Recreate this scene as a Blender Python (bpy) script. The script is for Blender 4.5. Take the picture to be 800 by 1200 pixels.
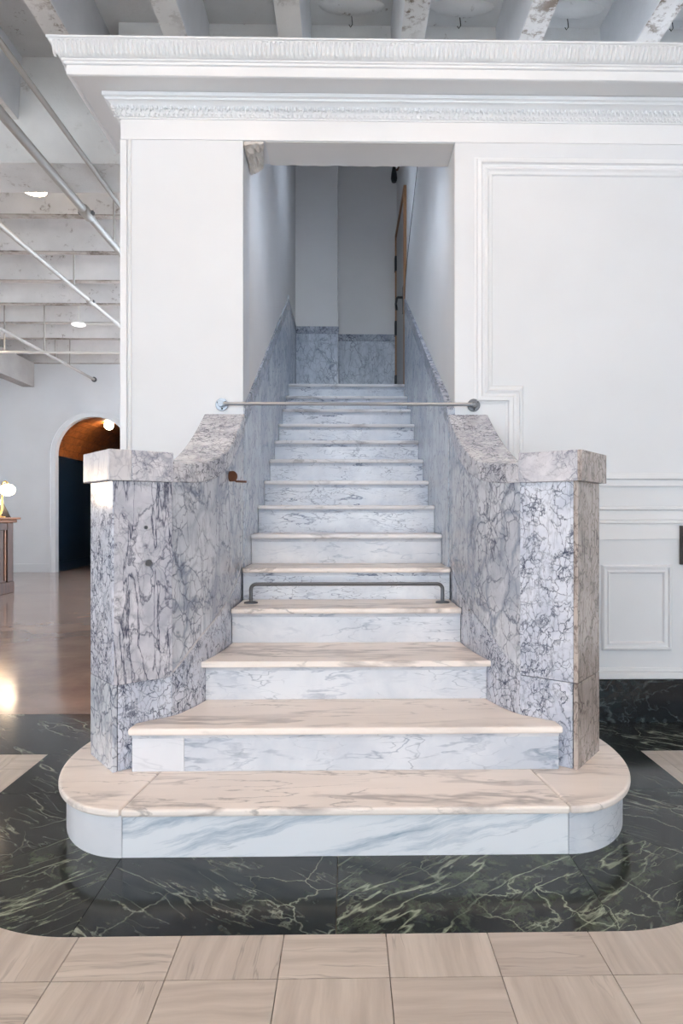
import bpy, math, random
from mathutils import Vector
random.seed(7)
for o in list(bpy.data.objects):
    bpy.data.objects.remove(o)

S = 0.17            # one riser height in metres; all plan / height figures below are in risers
H_EYE = 6.6
F_PX = 780.0
scene = bpy.context.scene

# ------------------------------------------------------------------ camera
YAW = math.radians(1.0)
cam_d = bpy.data.cameras.new('camera')
cam = bpy.data.objects.new('camera', cam_d)
scene.collection.objects.link(cam)
cam.location = (0, 0, H_EYE * S)
cam.rotation_euler = (math.radians(90), 0, -YAW)
cam_d.sensor_width = 36
cam_d.lens = F_PX / 1200 * 36
pp_x = 406 + F_PX * math.tan(YAW)
cam_d.shift_x = -(pp_x - 400) / 1200
cam_d.shift_y = 5.0 / 1200
cam_d.clip_start = 0.02
scene.camera = cam

# ------------------------------------------------------------------ world, daylight, exposure
world = bpy.data.worlds.new('daylight')
scene.world = world
world.use_nodes = True
bg = world.node_tree.nodes['Background']
bg.inputs['Color'].default_value = (0.80, 0.90, 1.0, 1)
bg.inputs['Strength'].default_value = 1.2

REAR = -60.0                       # street wall, far behind the camera
WIN_X = (-46, -33, -20, -7, 6, 19)  # its shop windows, centre positions
for wx in WIN_X:
    l = bpy.data.lights.new('window_daylight', 'AREA')
    l.shape = 'RECTANGLE'
    l.size = 10.0 * S
    l.size_y = 22.0 * S
    l.energy = 92
    l.color = (0.78, 0.90, 1.0)
    lo = bpy.data.objects.new('window_daylight', l)
    scene.collection.objects.link(lo)
    lo.location = (wx * S, (REAR - 0.05) * S, 12.3 * S)
    lo.rotation_euler = (math.radians(90), 0, math.radians(0))

sun_d = bpy.data.lights.new('sun', 'SUN')
sun_d.energy = 96
sun_d.angle = math.radians(1.0)
sun_d.color = (0.78, 0.90, 1.0)
sun = bpy.data.objects.new('sun', sun_d)
scene.collection.objects.link(sun)
sun.location = (0, -20, 15)
sun.rotation_euler = (math.radians(42), 0, math.radians(8))   # high sun behind the street wall: a patch on the floor by the windows

ADDED_LEFT_WIN = (12, 24, 36)            # unseen windows added in the left wall to light the side room, centre positions
for wy in ADDED_LEFT_WIN:
    l = bpy.data.lights.new('side_window_daylight', 'AREA')
    l.shape = 'RECTANGLE'
    l.size = 8.0 * S
    l.size_y = 15.0 * S
    l.energy = 40
    l.color = (1.0, 0.98, 0.97)
    lo = bpy.data.objects.new('side_window_daylight', l)
    scene.collection.objects.link(lo)
    lo.location = (-51.3 * S, wy * S, 12 * S)
    lo.rotation_euler = (math.radians(90), 0, math.radians(-90))

scene.view_settings.view_transform = 'Standard'
scene.view_settings.look = 'None'
scene.view_settings.gamma = 1
scene.view_settings.use_curve_mapping = False
scene.view_settings.exposure = 0.03
try:
    scene.cycles.max_bounces = 16
    scene.cycles.diffuse_bounces = 10
except Exception:
    pass

# ------------------------------------------------------------------ materials
def lin(c):
    return tuple(((v / 255) / 12.92 if v / 255 <= 0.04045 else ((v / 255 + 0.055) / 1.055) ** 2.4) for v in c) + (1,)

class NT:
    def __init__(s, name):
        s.m = bpy.data.materials.new(name)
        s.m.use_nodes = True
        s.t = s.m.node_tree
        s.b = s.t.nodes['Principled BSDF']
    def n(s, typ, **kw):
        nd = s.t.nodes.new(typ)
        for k, v in kw.items():
            setattr(nd, k, v)
        return nd
    def link(s, a, b):
        s.t.links.new(a, b)
    def coords(s, scale=(1, 1, 1), rnd=True, rot=(0, 0, 0)):
        tc = s.n('ShaderNodeTexCoord')
        mp = s.n('ShaderNodeMapping')
        mp.inputs['Scale'].default_value = scale
        mp.inputs['Rotation'].default_value = rot
        s.link(tc.outputs['Object'], mp.inputs['Vector'])
        if not rnd:
            return mp.outputs['Vector']
        oi = s.n('ShaderNodeObjectInfo')
        mu = s.n('ShaderNodeMath', operation='MULTIPLY')
        mu.inputs[1].default_value = 47.0
        s.link(oi.outputs['Random'], mu.inputs[0])
        ad = s.n('ShaderNodeVectorMath', operation='ADD')
        s.link(mp.outputs['Vector'], ad.inputs[0])
        s.link(mu.outputs[0], ad.inputs[1])
        return ad.outputs[0]
    def noise(s, vec, scale, detail=6, rough=0.55, dist=0.0):
        nd = s.n('ShaderNodeTexNoise')
        nd.inputs['Scale'].default_value = scale
        nd.inputs['Detail'].default_value = detail
        nd.inputs['Roughness'].default_value = rough
        nd.inputs['Distortion'].default_value = dist
        s.link(vec, nd.inputs['Vector'])
        return nd
    def warp(s, vec, scale, amt, detail=4):
        nz = s.noise(vec, scale, detail)
        sb = s.n('ShaderNodeVectorMath', operation='SUBTRACT')
        s.link(nz.outputs['Color'], sb.inputs[0])
        sb.inputs[1].default_value = (0.5, 0.5, 0.5)
        sc = s.n('ShaderNodeVectorMath', operation='SCALE')
        s.link(sb.outputs[0], sc.inputs[0])
        sc.inputs['Scale'].default_value = amt
        ad = s.n('ShaderNodeVectorMath', operation='ADD')
        s.link(vec, ad.inputs[0])
        s.link(sc.outputs[0], ad.inputs[1])
        return ad.outputs[0]
    def ramp(s, val, stops):
        r = s.n('ShaderNodeValToRGB')
        el = r.color_ramp.elements
        el[0].position, el[0].color = stops[0][0], stops[0][1]
        el[1].position, el[1].color = stops[1][0], stops[1][1]
        for p, c in stops[2:]:
            e = el.new(p)
            e.color = c
        s.link(val, r.inputs['Fac'])
        return r.outputs['Color']
    def mask(s, val, lo, hi):
        return s.ramp(val, [(lo, (0, 0, 0, 1)), (hi, (1, 1, 1, 1))])
    def mix(s, fac, a, b, mode='MIX'):
        m = s.n('ShaderNodeMix', data_type='RGBA', blend_type=mode)
        for sock, v in ((m.inputs[0], fac), (m.inputs[6], a), (m.inputs[7], b)):
            if hasattr(v, 'is_output'):
                s.link(v, sock)
            else:
                sock.default_value = v
        return m.outputs[2]
    def math(s, op, a, b=None):
        m = s.n('ShaderNodeMath', operation=op)
        for i, v in enumerate((a, b)):
            if v is None:
                continue
            if hasattr(v, 'is_output'):
                s.link(v, m.inputs[i])
            else:
                m.inputs[i].default_value = v
        return m.outputs[0]
    def veins(s, vec, scale, w0, w1):
        """dark network mask (1 on the vein) from the cell edges of a Voronoi pattern"""
        v = s.n('ShaderNodeTexVoronoi', feature='DISTANCE_TO_EDGE')
        v.inputs['Scale'].default_value = scale
        s.link(vec, v.inputs['Vector'])
        return s.ramp(v.outputs['Distance'], [(w0, (1, 1, 1, 1)), (w1, (0, 0, 0, 1))])
    def ridge(s, vec, scale, w, detail=3, dist=0.0):
        """thin lines where a noise crosses its mean"""
        nz = s.noise(vec, scale, detail, 0.5, dist)
        d = s.math('SUBTRACT', nz.outputs['Fac'], 0.5)
        a = s.math('ABSOLUTE', d)
        return s.ramp(a, [(0.0, (1, 1, 1, 1)), (w, (0, 0, 0, 1))])
    def out(s, color, rough=0.4, spec=0.5, bump=None, bstr=0.2, bdist=0.01, coat=0.0):
        if hasattr(color, 'is_output'):
            s.link(color, s.b.inputs['Base Color'])
        else:
            s.b.inputs['Base Color'].default_value = color
        if hasattr(rough, 'is_output'):
            s.link(rough, s.b.inputs['Roughness'])
        else:
            s.b.inputs['Roughness'].default_value = rough
        s.b.inputs['Specular IOR Level'].default_value = spec
        if coat:
            s.b.inputs['Coat Weight'].default_value = coat
            s.b.inputs['Coat Roughness'].default_value = 0.08
        if bump is not None:
            bp = s.n('ShaderNodeBump')
            bp.inputs['Strength'].default_value = bstr
            bp.inputs['Distance'].default_value = bdist
            s.link(bump, bp.inputs['Height'])
            s.link(bp.outputs['Normal'], s.b.inputs['Normal'])
        return s.m

def plain(name, rgb, rough=0.5, metal=0.0, spec=0.5):
    t = NT(name)
    t.b.inputs['Metallic'].default_value = metal
    return t.out(lin(rgb), rough, spec)

def emit(name, rgb, strength):
    t = NT(name)
    t.b.inputs['Base Color'].default_value = lin(rgb)
    t.b.inputs['Emission Color'].default_value = lin(rgb)
    t.b.inputs['Emission Strength'].default_value = strength
    return t.m

def paint(name, rgb, rough=0.45, bs=0.05):
    t = NT(name)
    v = t.coords(rnd=False)
    a = t.noise(v, 1.3, 3)
    b = t.noise(v, 90, 3)
    c0 = lin(rgb)
    c1 = lin(tuple(x * 0.965 for x in rgb))
    col = t.ramp(a.outputs['Fac'], [(0.3, c0), (0.75, c1)])
    return t.out(col, rough, 0.4, b.outputs['Fac'], bs, 0.002)

def m_riser(name, base, grey, scale=1.0, dens=0.5, rot=(0, 0.5, 0), rough=0.3, cloudy=0.3):
    t = NT(name)
    v = t.coords((1, 1, 1), True, rot)
    w = t.warp(v, 2.2 * scale, 0.35)
    cloud = t.noise(w, 2.4 * scale, 7, 0.6)
    c = t.ramp(cloud.outputs['Fac'], [(0.36, lin(base)), (0.62, lin(tuple((1 - cloudy) * a + cloudy * b for a, b in zip(base, grey))))])
    st = t.coords((0.6, 1, 2.2), True, rot)
    w2 = t.warp(st, 3.0 * scale, 0.5)
    r1 = t.ridge(w2, 3.0 * scale, 0.018, 6)
    gate = t.noise(v, 3.0, 2)
    g = t.mask(gate.outputs['Fac'], 0.42, 0.62)
    f1 = t.math('MULTIPLY', t.math('MULTIPLY', r1, g), dens)
    c = t.mix(f1, c, lin(grey))
    vv = t.veins(w2, 9 * scale, 0.0, 0.035)
    f2 = t.math('MULTIPLY', t.math('MULTIPLY', vv, t.mask(t.noise(v, 5, 3).outputs['Fac'], 0.46, 0.62)), dens * 0.8)
    c = t.mix(f2, c, lin(tuple(x * 0.85 for x in grey)))
    return t.out(c, rough, 0.5)

def m_streak(name, base, grey):
    """white marble with slanting blue-grey streak bands"""
    t = NT(name)
    v = t.coords((1, 1, 1), True, (0, 0.22, 0))
    mp = t.n('ShaderNodeMapping')
    mp.inputs['Scale'].default_value = (0.5, 1, 5.5)
    t.link(t.warp(v, 2.2, 0.12, 5), mp.inputs['Vector'])
    a = t.noise(mp.outputs['Vector'], 2.0, 9, 0.66)
    c = t.ramp(a.outputs['Fac'], [(0.50, lin(base)), (0.66, lin(grey))])
    r = t.ridge(mp.outputs['Vector'], 2.6, 0.012, 6)
    g = t.mask(t.noise(v, 2.4, 3).outputs['Fac'], 0.45, 0.6)
    c = t.mix(t.math('MULTIPLY', t.math('MULTIPLY', r, g), 0.6), c, lin(tuple(x * 0.8 for x in grey)))
    return t.out(c, 0.3, 0.5)

def m_tread(name, base, vein, rough=0.35):
    t = NT(name)
    v = t.coords((0.35, 1.6, 1), True, (0, 0, 0.12))
    w = t.warp(v, 2.0, 0.45)
    cloud = t.noise(w, 2.2, 6, 0.6)
    c = t.ramp(cloud.outputs['Fac'], [(0.35, lin(base)), (0.7, lin(tuple(0.75 * a + 0.25 * b for a, b in zip(base, vein))))])
    r1 = t.ridge(w, 2.6, 0.03, 8)
    g = t.mask(t.noise(v, 2.0, 2).outputs['Fac'], 0.40, 0.58)
    c = t.mix(t.math('MULTIPLY', t.math('MULTIPLY', r1, g), 0.85), c, lin(vein))
    v2 = t.coords((0.5, 2.4, 1), True, (0, 0, -0.3))
    w2 = t.warp(v2, 2.4, 0.3, 8)
    r2 = t.ridge(w2, 4.5, 0.016, 8)
    g2 = t.mask(t.noise(w2, 2.2, 3).outputs['Fac'], 0.46, 0.6)
    c = t.mix(t.math('MULTIPLY', t.math('MULTIPLY', r2, g2), 0.7), c, lin(tuple(x * 0.85 for x in vein)))
    return t.out(c, rough, 0.5)

def m_breccia(name, light, mid, dark, sc=1.0, amt=0.85, stretch=(1.0, 1.0, 0.6), rot=(0, 0.35, 0), clast=0.0, speck=0.5, streak=0.5, rough=0.22, crack=1.0):
    """grey brecciated marble: fractal crackle veins, dark speckle clusters, optional pale clasts in a grey matrix"""
    t = NT(name)
    v = t.coords(stretch, True, rot)
    w = t.warp(v, 3.5 * sc, 0.30, 9)
    cl = t.noise(w, 4.5 * sc, 8, 0.65)
    c = t.ramp(cl.outputs['Fac'], [(0.40, lin(light)), (0.68, lin(tuple(0.45 * a + 0.55 * b for a, b in zip(light, mid))))])
    if clast:
        vd = t.n('ShaderNodeTexVoronoi', feature='DISTANCE_TO_EDGE')
        vd.inputs['Scale'].default_value = 7.5 * sc
        t.link(t.warp(v, 7 * sc, 0.14, 7), vd.inputs['Vector'])
        mtx = t.ramp(vd.outputs['Distance'], [(0.02, (1, 1, 1, 1)), (0.13, (0, 0, 0, 1))])
        gz = t.mask(t.noise(v, 2.6 * sc, 4).outputs['Fac'], 0.40, 0.56)
        c = t.mix(t.math('MULTIPLY', t.math('MULTIPLY', mtx, gz), clast), c, lin(mid))
    zone = t.mask(t.noise(t.warp(v, 2.5, 0.4), 2.2 * sc, 5).outputs['Fac'], 0.47, 0.60)
    c = t.mix(t.math('MULTIPLY', zone, 0.45), c, lin(mid))
    # crackle at two scales
    g1 = t.mask(t.noise(v, 5 * sc, 6, 0.6).outputs['Fac'], 0.40, 0.62)
    f = t.math('MULTIPLY', t.math('MULTIPLY', t.veins(w, 8 * sc, 0.004, 0.04), g1), amt * crack)
    c = t.mix(f, c, lin(dark))
    g2 = t.mask(t.noise(w, 6 * sc, 5, 0.6).outputs['Fac'], 0.40, 0.57)
    f = t.math('MULTIPLY', t.math('MULTIPLY', t.veins(t.warp(v, 9 * sc, 0.09, 8), 21 * sc, 0.004, 0.07), g2), amt * 0.85 * crack)
    c = t.mix(f, c, lin(dark))
    # fractal threads
    f = t.math('MULTIPLY', t.ridge(w, 4.0 * sc, 0.013, 9), amt * 0.75)
    c = t.mix(f, c, lin(dark))
    # steep streak veins
    st = t.coords((stretch[0] * 2.2, stretch[1] * 2.2, stretch[2] * 0.45), True, rot)
    f = t.math('MULTIPLY', t.ridge(t.warp(st, 4 * sc, 0.22, 8), 5.5 * sc, 0.02, 7), amt * streak)
    c = t.mix(f, c, lin(dark))
    # dark speckle clusters
    sp = t.mask(t.noise(w, 15 * sc, 10, 0.78).outputs['Fac'], 0.53, 0.64)
    gs = t.mask(t.noise(v, 3.6 * sc, 4).outputs['Fac'], 0.46, 0.60)
    c = t.mix(t.math('MULTIPLY', t.math('MULTIPLY', sp, gs), speck), c, lin(dark))
    return t.out(c, rough, 0.5)

def m_green(name, dark, green, pale, patch=(0.45, 0.62), rot=0.6, rough=0.16, mottle=0.6, fleck=0.0):
    """dark serpentine marble with long pale streak veins and mottled green zones"""
    t = NT(name)
    v = t.coords((1, 1, 1), True)
    st = t.coords((1, 1, 1), True, (0, 0, rot))
    mp = t.n('ShaderNodeMapping')
    mp.inputs['Scale'].default_value = (0.45, 2.6, 1.5)
    t.link(t.warp(st, 3, 0.09, 6), mp.inputs['Vector'])
    sv = mp.outputs['Vector']
    cl = t.noise(sv, 3.5, 9, 0.7)
    c = t.ramp(cl.outputs['Fac'], [(0.42, lin(dark)), (0.75, lin(tuple(0.7 * a + 0.3 * b for a, b in zip(dark, green))))])
    w = t.warp(v, 4, 0.3, 9)
    pz = t.mask(t.noise(w, 2.6, 5).outputs['Fac'], patch[0], patch[1])
    fine = t.mask(t.noise(w, 13, 10, 0.75).outputs['Fac'], 0.48, 0.62)
    c = t.mix(t.math('MULTIPLY', pz, t.math('MULTIPLY', fine, mottle)), c, lin(green))
    g1 = t.mask(t.noise(v, 3.2, 3).outputs['Fac'], 0.42, 0.58)
    c = t.mix(t.math('MULTIPLY', t.math('MULTIPLY', t.ridge(sv, 2.2, 0.012, 5), g1), 0.75), c, lin(pale))
    g2 = t.mask(t.noise(w, 4.5, 3).outputs['Fac'], 0.42, 0.6)
    c = t.mix(t.math('MULTIPLY', t.math('MULTIPLY', t.ridge(sv, 6.5, 0.010, 7), g2), 0.5), c, lin(pale))
    g3 = t.mask(t.noise(v, 2.5, 2).outputs['Fac'], 0.5, 0.62)
    c = t.mix(t.math('MULTIPLY', t.math('MULTIPLY', t.veins(w, 4.5, 0.0, 0.018), g3), 0.7), c, lin(pale))
    if fleck:
        fl = t.mask(t.noise(w, 30, 8, 0.75).outputs['Fac'], 0.60, 0.70)
        c = t.mix(t.math('MULTIPLY', fl, fleck), c, lin(pale))
    return t.out(c, rough, 0.5)

def m_travertine(name, base, dark, along):
    t = NT(name)
    sc = (0.6, 9, 1) if along == 'x' else (9, 0.6, 1)
    v = t.coords((1, 1, 1), True)
    w = t.warp(v, 3.0, 0.06, 3)
    mp = t.n('ShaderNodeMapping')
    mp.inputs['Scale'].default_value = sc
    t.link(w, mp.inputs['Vector'])
    a = t.noise(mp.outputs['Vector'], 3.2, 6, 0.6)
    oi = t.n('ShaderNodeObjectInfo')
    c = t.ramp(a.outputs['Fac'], [(0.34, lin(base)), (0.72, lin(dark))])
    r = t.ridge(mp.outputs['Vector'], 1.6, 0.012, 4)
    g = t.mask(t.noise(v, 4, 2).outputs['Fac'], 0.45, 0.6)
    c = t.mix(t.math('MULTIPLY', t.math('MULTIPLY', r, g), 0.5), c, lin(tuple(x * 0.72 for x in dark)))
    tint = t.ramp(oi.outputs['Random'], [(0.0, (0.88, 0.87, 0.87, 1)), (1.0, (1, 1, 1, 1))])
    c = t.mix(1.0, c, tint, 'MULTIPLY')
    return t.out(c, 0.3, 0.45)

def m_peeling(name, base, under, lo=0.56, hi=0.62, rough=0.75):
    t = NT(name)
    v = t.coords((1, 1, 1), True)
    w = t.warp(v, 8, 0.1)
    n1 = t.noise(w, 9, 8, 0.72)
    n2 = t.noise(v, 1.6, 4)
    pt = t.mask(n1.outputs['Fac'], lo, hi)
    g = t.mask(n2.outputs['Fac'], 0.42, 0.6)
    f = t.math('MULTIPLY', pt, g)
    c0 = t.ramp(n2.outputs['Fac'], [(0.3, lin(base)), (0.8, lin(tuple(x * 0.86 for x in base)))])
    c = t.mix(f, c0, lin(under))
    n3 = t.noise(v, 40, 6, 0.7)
    bmp = t.math('ADD', n3.outputs['Fac'], f)
    return t.out(c, rough, 0.3, bmp, 0.35, 0.01)

def m_wood(name, a, b, scale=(1.2, 14, 14), rough=0.4):
    t = NT(name)
    v = t.coords(scale, True)
    n = t.noise(v, 2.4, 6, 0.6, 0.6)
    c = t.ramp(n.outputs['Fac'], [(0.3, lin(a)), (0.72, lin(b))])
    return t.out(c, rough, 0.45, n.outputs['Fac'], 0.05, 0.002)

def m_polished(name):
    t = NT(name)
    v = t.coords((1, 1, 1), False)
    n = t.noise(t.warp(v, 1.2, 0.6), 1.6, 7, 0.62)
    c = t.ramp(n.outputs['Fac'], [(0.33, lin((168, 146, 134))), (0.7, lin((130, 110, 102)))])
    sp = t.noise(v, 120, 2)
    c = t.mix(t.mask(sp.outputs['Fac'], 0.62, 0.7), c, lin((160, 140, 128)))
    rg = t.ramp(n.outputs['Fac'], [(0.3, (0.10, 0.10, 0.10, 1)), (0.8, (0.18, 0.18, 0.18, 1))])
    return t.out(c, rg, 0.5)

M = dict(
    white=paint('white_wall_paint', (217, 220, 224), 0.5, 0.04),
    trimw=paint('white_satin_trim_paint', (224, 226, 229), 0.38, 0.03),
    shaft=paint('stairwell_plaster', (222, 221, 220), 0.7, 0.12),
    broken=m_peeling('broken_plaster', (222, 216, 210), (184, 168, 154), 0.48, 0.6),
    ceil=m_peeling('ceiling_concrete_paint', (210, 210, 210), (120, 112, 104), 0.60, 0.66),
    joist=m_peeling('peeling_joist_paint', (226, 224, 222), (122, 108, 96), 0.50, 0.58),
    joist_side=m_peeling('smooth_joist_paint', (222, 224, 228), (150, 146, 142), 0.66, 0.74),
    stub=m_peeling('grey_beam_paint', (172, 169, 166), (130, 122, 114), 0.62, 0.7),
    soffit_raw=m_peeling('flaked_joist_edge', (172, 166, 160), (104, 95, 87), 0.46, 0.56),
    joist2=m_peeling('rear_joist_paint', (222, 221, 221), (118, 108, 100), 0.585, 0.68),
    girder=m_peeling('rough_girder_paint', (212, 211, 210), (130, 120, 110), 0.58, 0.7),
    riser=m_riser('carrara_riser', (222, 224, 229), (128, 142, 162), 1.0, 0.75),
    riser_up=m_riser('veined_upper_riser', (226, 231, 238), (84, 100, 130), 1.4, 1.0, (0, 0.9, 0), 0.3, 0.18),
    riser1=m_streak('streaked_first_riser', (228, 231, 236), (128, 152, 172)),
    riser_plain=m_riser('plain_white_riser', (228, 228, 232), (190, 196, 206), 0.7, 0.4),
    tread=m_tread('worn_cream_tread', (243, 234, 226), (166, 158, 154)),
    tread_up=m_tread('upper_tread', (230, 229, 230), (160, 158, 162)),
    brec=m_breccia('grey_breccia_marble', (214, 213, 219), (160, 162, 174), (46, 50, 74), 1.1, 1.0, (1, 1, 0.75), (0, 0.45, 0), 0.5, 0.8, 0.95, 0.2, 0.5),
    brec_dense=m_breccia('dense_breccia_marble', (218, 221, 230), (164, 172, 190), (36, 44, 72), 1.45, 1.0, (1, 1, 0.8), (0, 0.3, 0), 0.25, 1.0, 0.3, 0.11),
    brec_soft=m_breccia('soft_breccia_marble', (216, 219, 225), (150, 158, 173), (76, 82, 102), 0.95, 0.9, (1, 1, 0.8), (0, 0.6, 0), 0.95, 0.5, 0.2),
    brec_cap=m_breccia('cap_breccia_marble', (212, 210, 214), (160, 161, 172), (92, 93, 110), 1.5, 0.75, (1, 1, 1), (0, 0.5, 0.4), 0.9, 0.5, 0.1),
    brec_pale=m_breccia('pale_cap_marble', (214, 211, 212), (184, 182, 188), (128, 128, 142), 0.9, 0.5, (1, 1, 0.7), (0, 0.3, 0.4), 0.2, 0.1, 0.6),
    brec_cope=m_breccia('coping_breccia_marble', (222, 222, 226), (160, 162, 174), (36, 40, 60), 1.35, 1.0, (1, 1, 1), (0.4, 0.5, 0), 0.6, 0.7, 0.2),
    brec_warm=m_breccia('warm_breccia_marble', (196, 184, 177), (150, 139, 133), (84, 74, 74), 1.4, 0.85, (1, 1, 0.6), (0, 0.15, 0), 0.2, 0.6, 0.7),
    dado=m_breccia('stair_dado_marble', (212, 218, 226), (164, 173, 187), (104, 112, 132), 1.0, 0.7, (1, 0.8, 0.6), (0.5, 0, 0), 0.4, 0.3, 0.4),
    dado_strip=m_breccia('dado_border_marble', (198, 202, 212), (140, 148, 164), (44, 50, 70), 1.3, 1.0, (1, 1, 1), (0, 0, 0), 0.6, 1.0, 0.2),
    green=m_green('green_marble', (20, 24, 25), (72, 84, 74), (170, 178, 162), (0.48, 0.64), 0.65, 0.13, 0.5, 0.12),
    green_b=m_green('mottled_green_marble', (22, 26, 26), (88, 100, 82), (168, 178, 156), (0.38, 0.54), -0.7, 0.13, 0.75),
    base=m_green('black_green_marble', (22, 26, 30), (44, 64, 68), (112, 124, 124), (0.5, 0.66), 0.3, 0.14, 0.6, 0.55),
    tile_x=m_travertine('beige_stone_grain_across', (209, 200, 190), (180, 170, 160), 'x'),
    tile_y=m_travertine('beige_stone_grain_along', (209, 200, 190), (180, 170, 160), 'y'),
    grout=plain('grout', (120, 108, 98), 0.8),
    polish=m_polished('polished_terrazzo'),
    steel=plain('brushed_steel', (150, 156, 164), 0.32, 0.9),
    dsteel=plain('grey_steel', (104, 106, 110), 0.4, 0.8),
    rust=plain('rusty_iron', (92, 58, 40), 0.7, 0.4),
    pipe=plain('grey_painted_pipe', (158, 154, 149), 0.5),
    pipe_w=plain('white_painted_conduit', (206, 204, 200), 0.5),
    black=plain('black_metal', (18, 18, 20), 0.45),
    dark=plain('dark_gap', (40, 38, 36), 0.9),
    teal=plain('dark_teal_panelling', (18, 38, 56), 0.35),
    walnut=m_wood('vault_plank_wood', (176, 106, 54), (100, 54, 26), (3, 3, 3)),
    desk=m_wood('walnut_desk_wood', (78, 44, 28), (46, 25, 16), (10, 10, 1.2), 0.55),
    desk_top=m_wood('desk_top_wood', (140, 92, 60), (104, 64, 42), (10, 1.5, 10)),
    oak=plain('oak_door_edge', (150, 110, 76), 0.5),
    door=paint('grey_door_paint', (168, 166, 164), 0.5),
    brass=plain('brass', (196, 152, 88), 0.28, 0.9),
    globe=emit('opal_globe_glow', (255, 226, 190), 26.0),
    globe_v=emit('vault_globe_glow', (255, 232, 200), 60.0),
    lamp=emit('ceiling_lamp_diffuser', (255, 228, 192), 26.0),
    lamp_lobby=emit('warm_lobby_diffuser', (255, 214, 178), 35.0),
    strip=emit('added_strip_diffuser', (215, 230, 252), 40.0),  # glow of the strips added to brighten the stairwell
    lamp_dim=emit('dim_lamp_diffuser', (240, 240, 240), 0.5),
    wood_edge=m_wood('dark_frame_wood', (52, 44, 40), (34, 30, 28), (8, 8, 2)),
)

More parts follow.
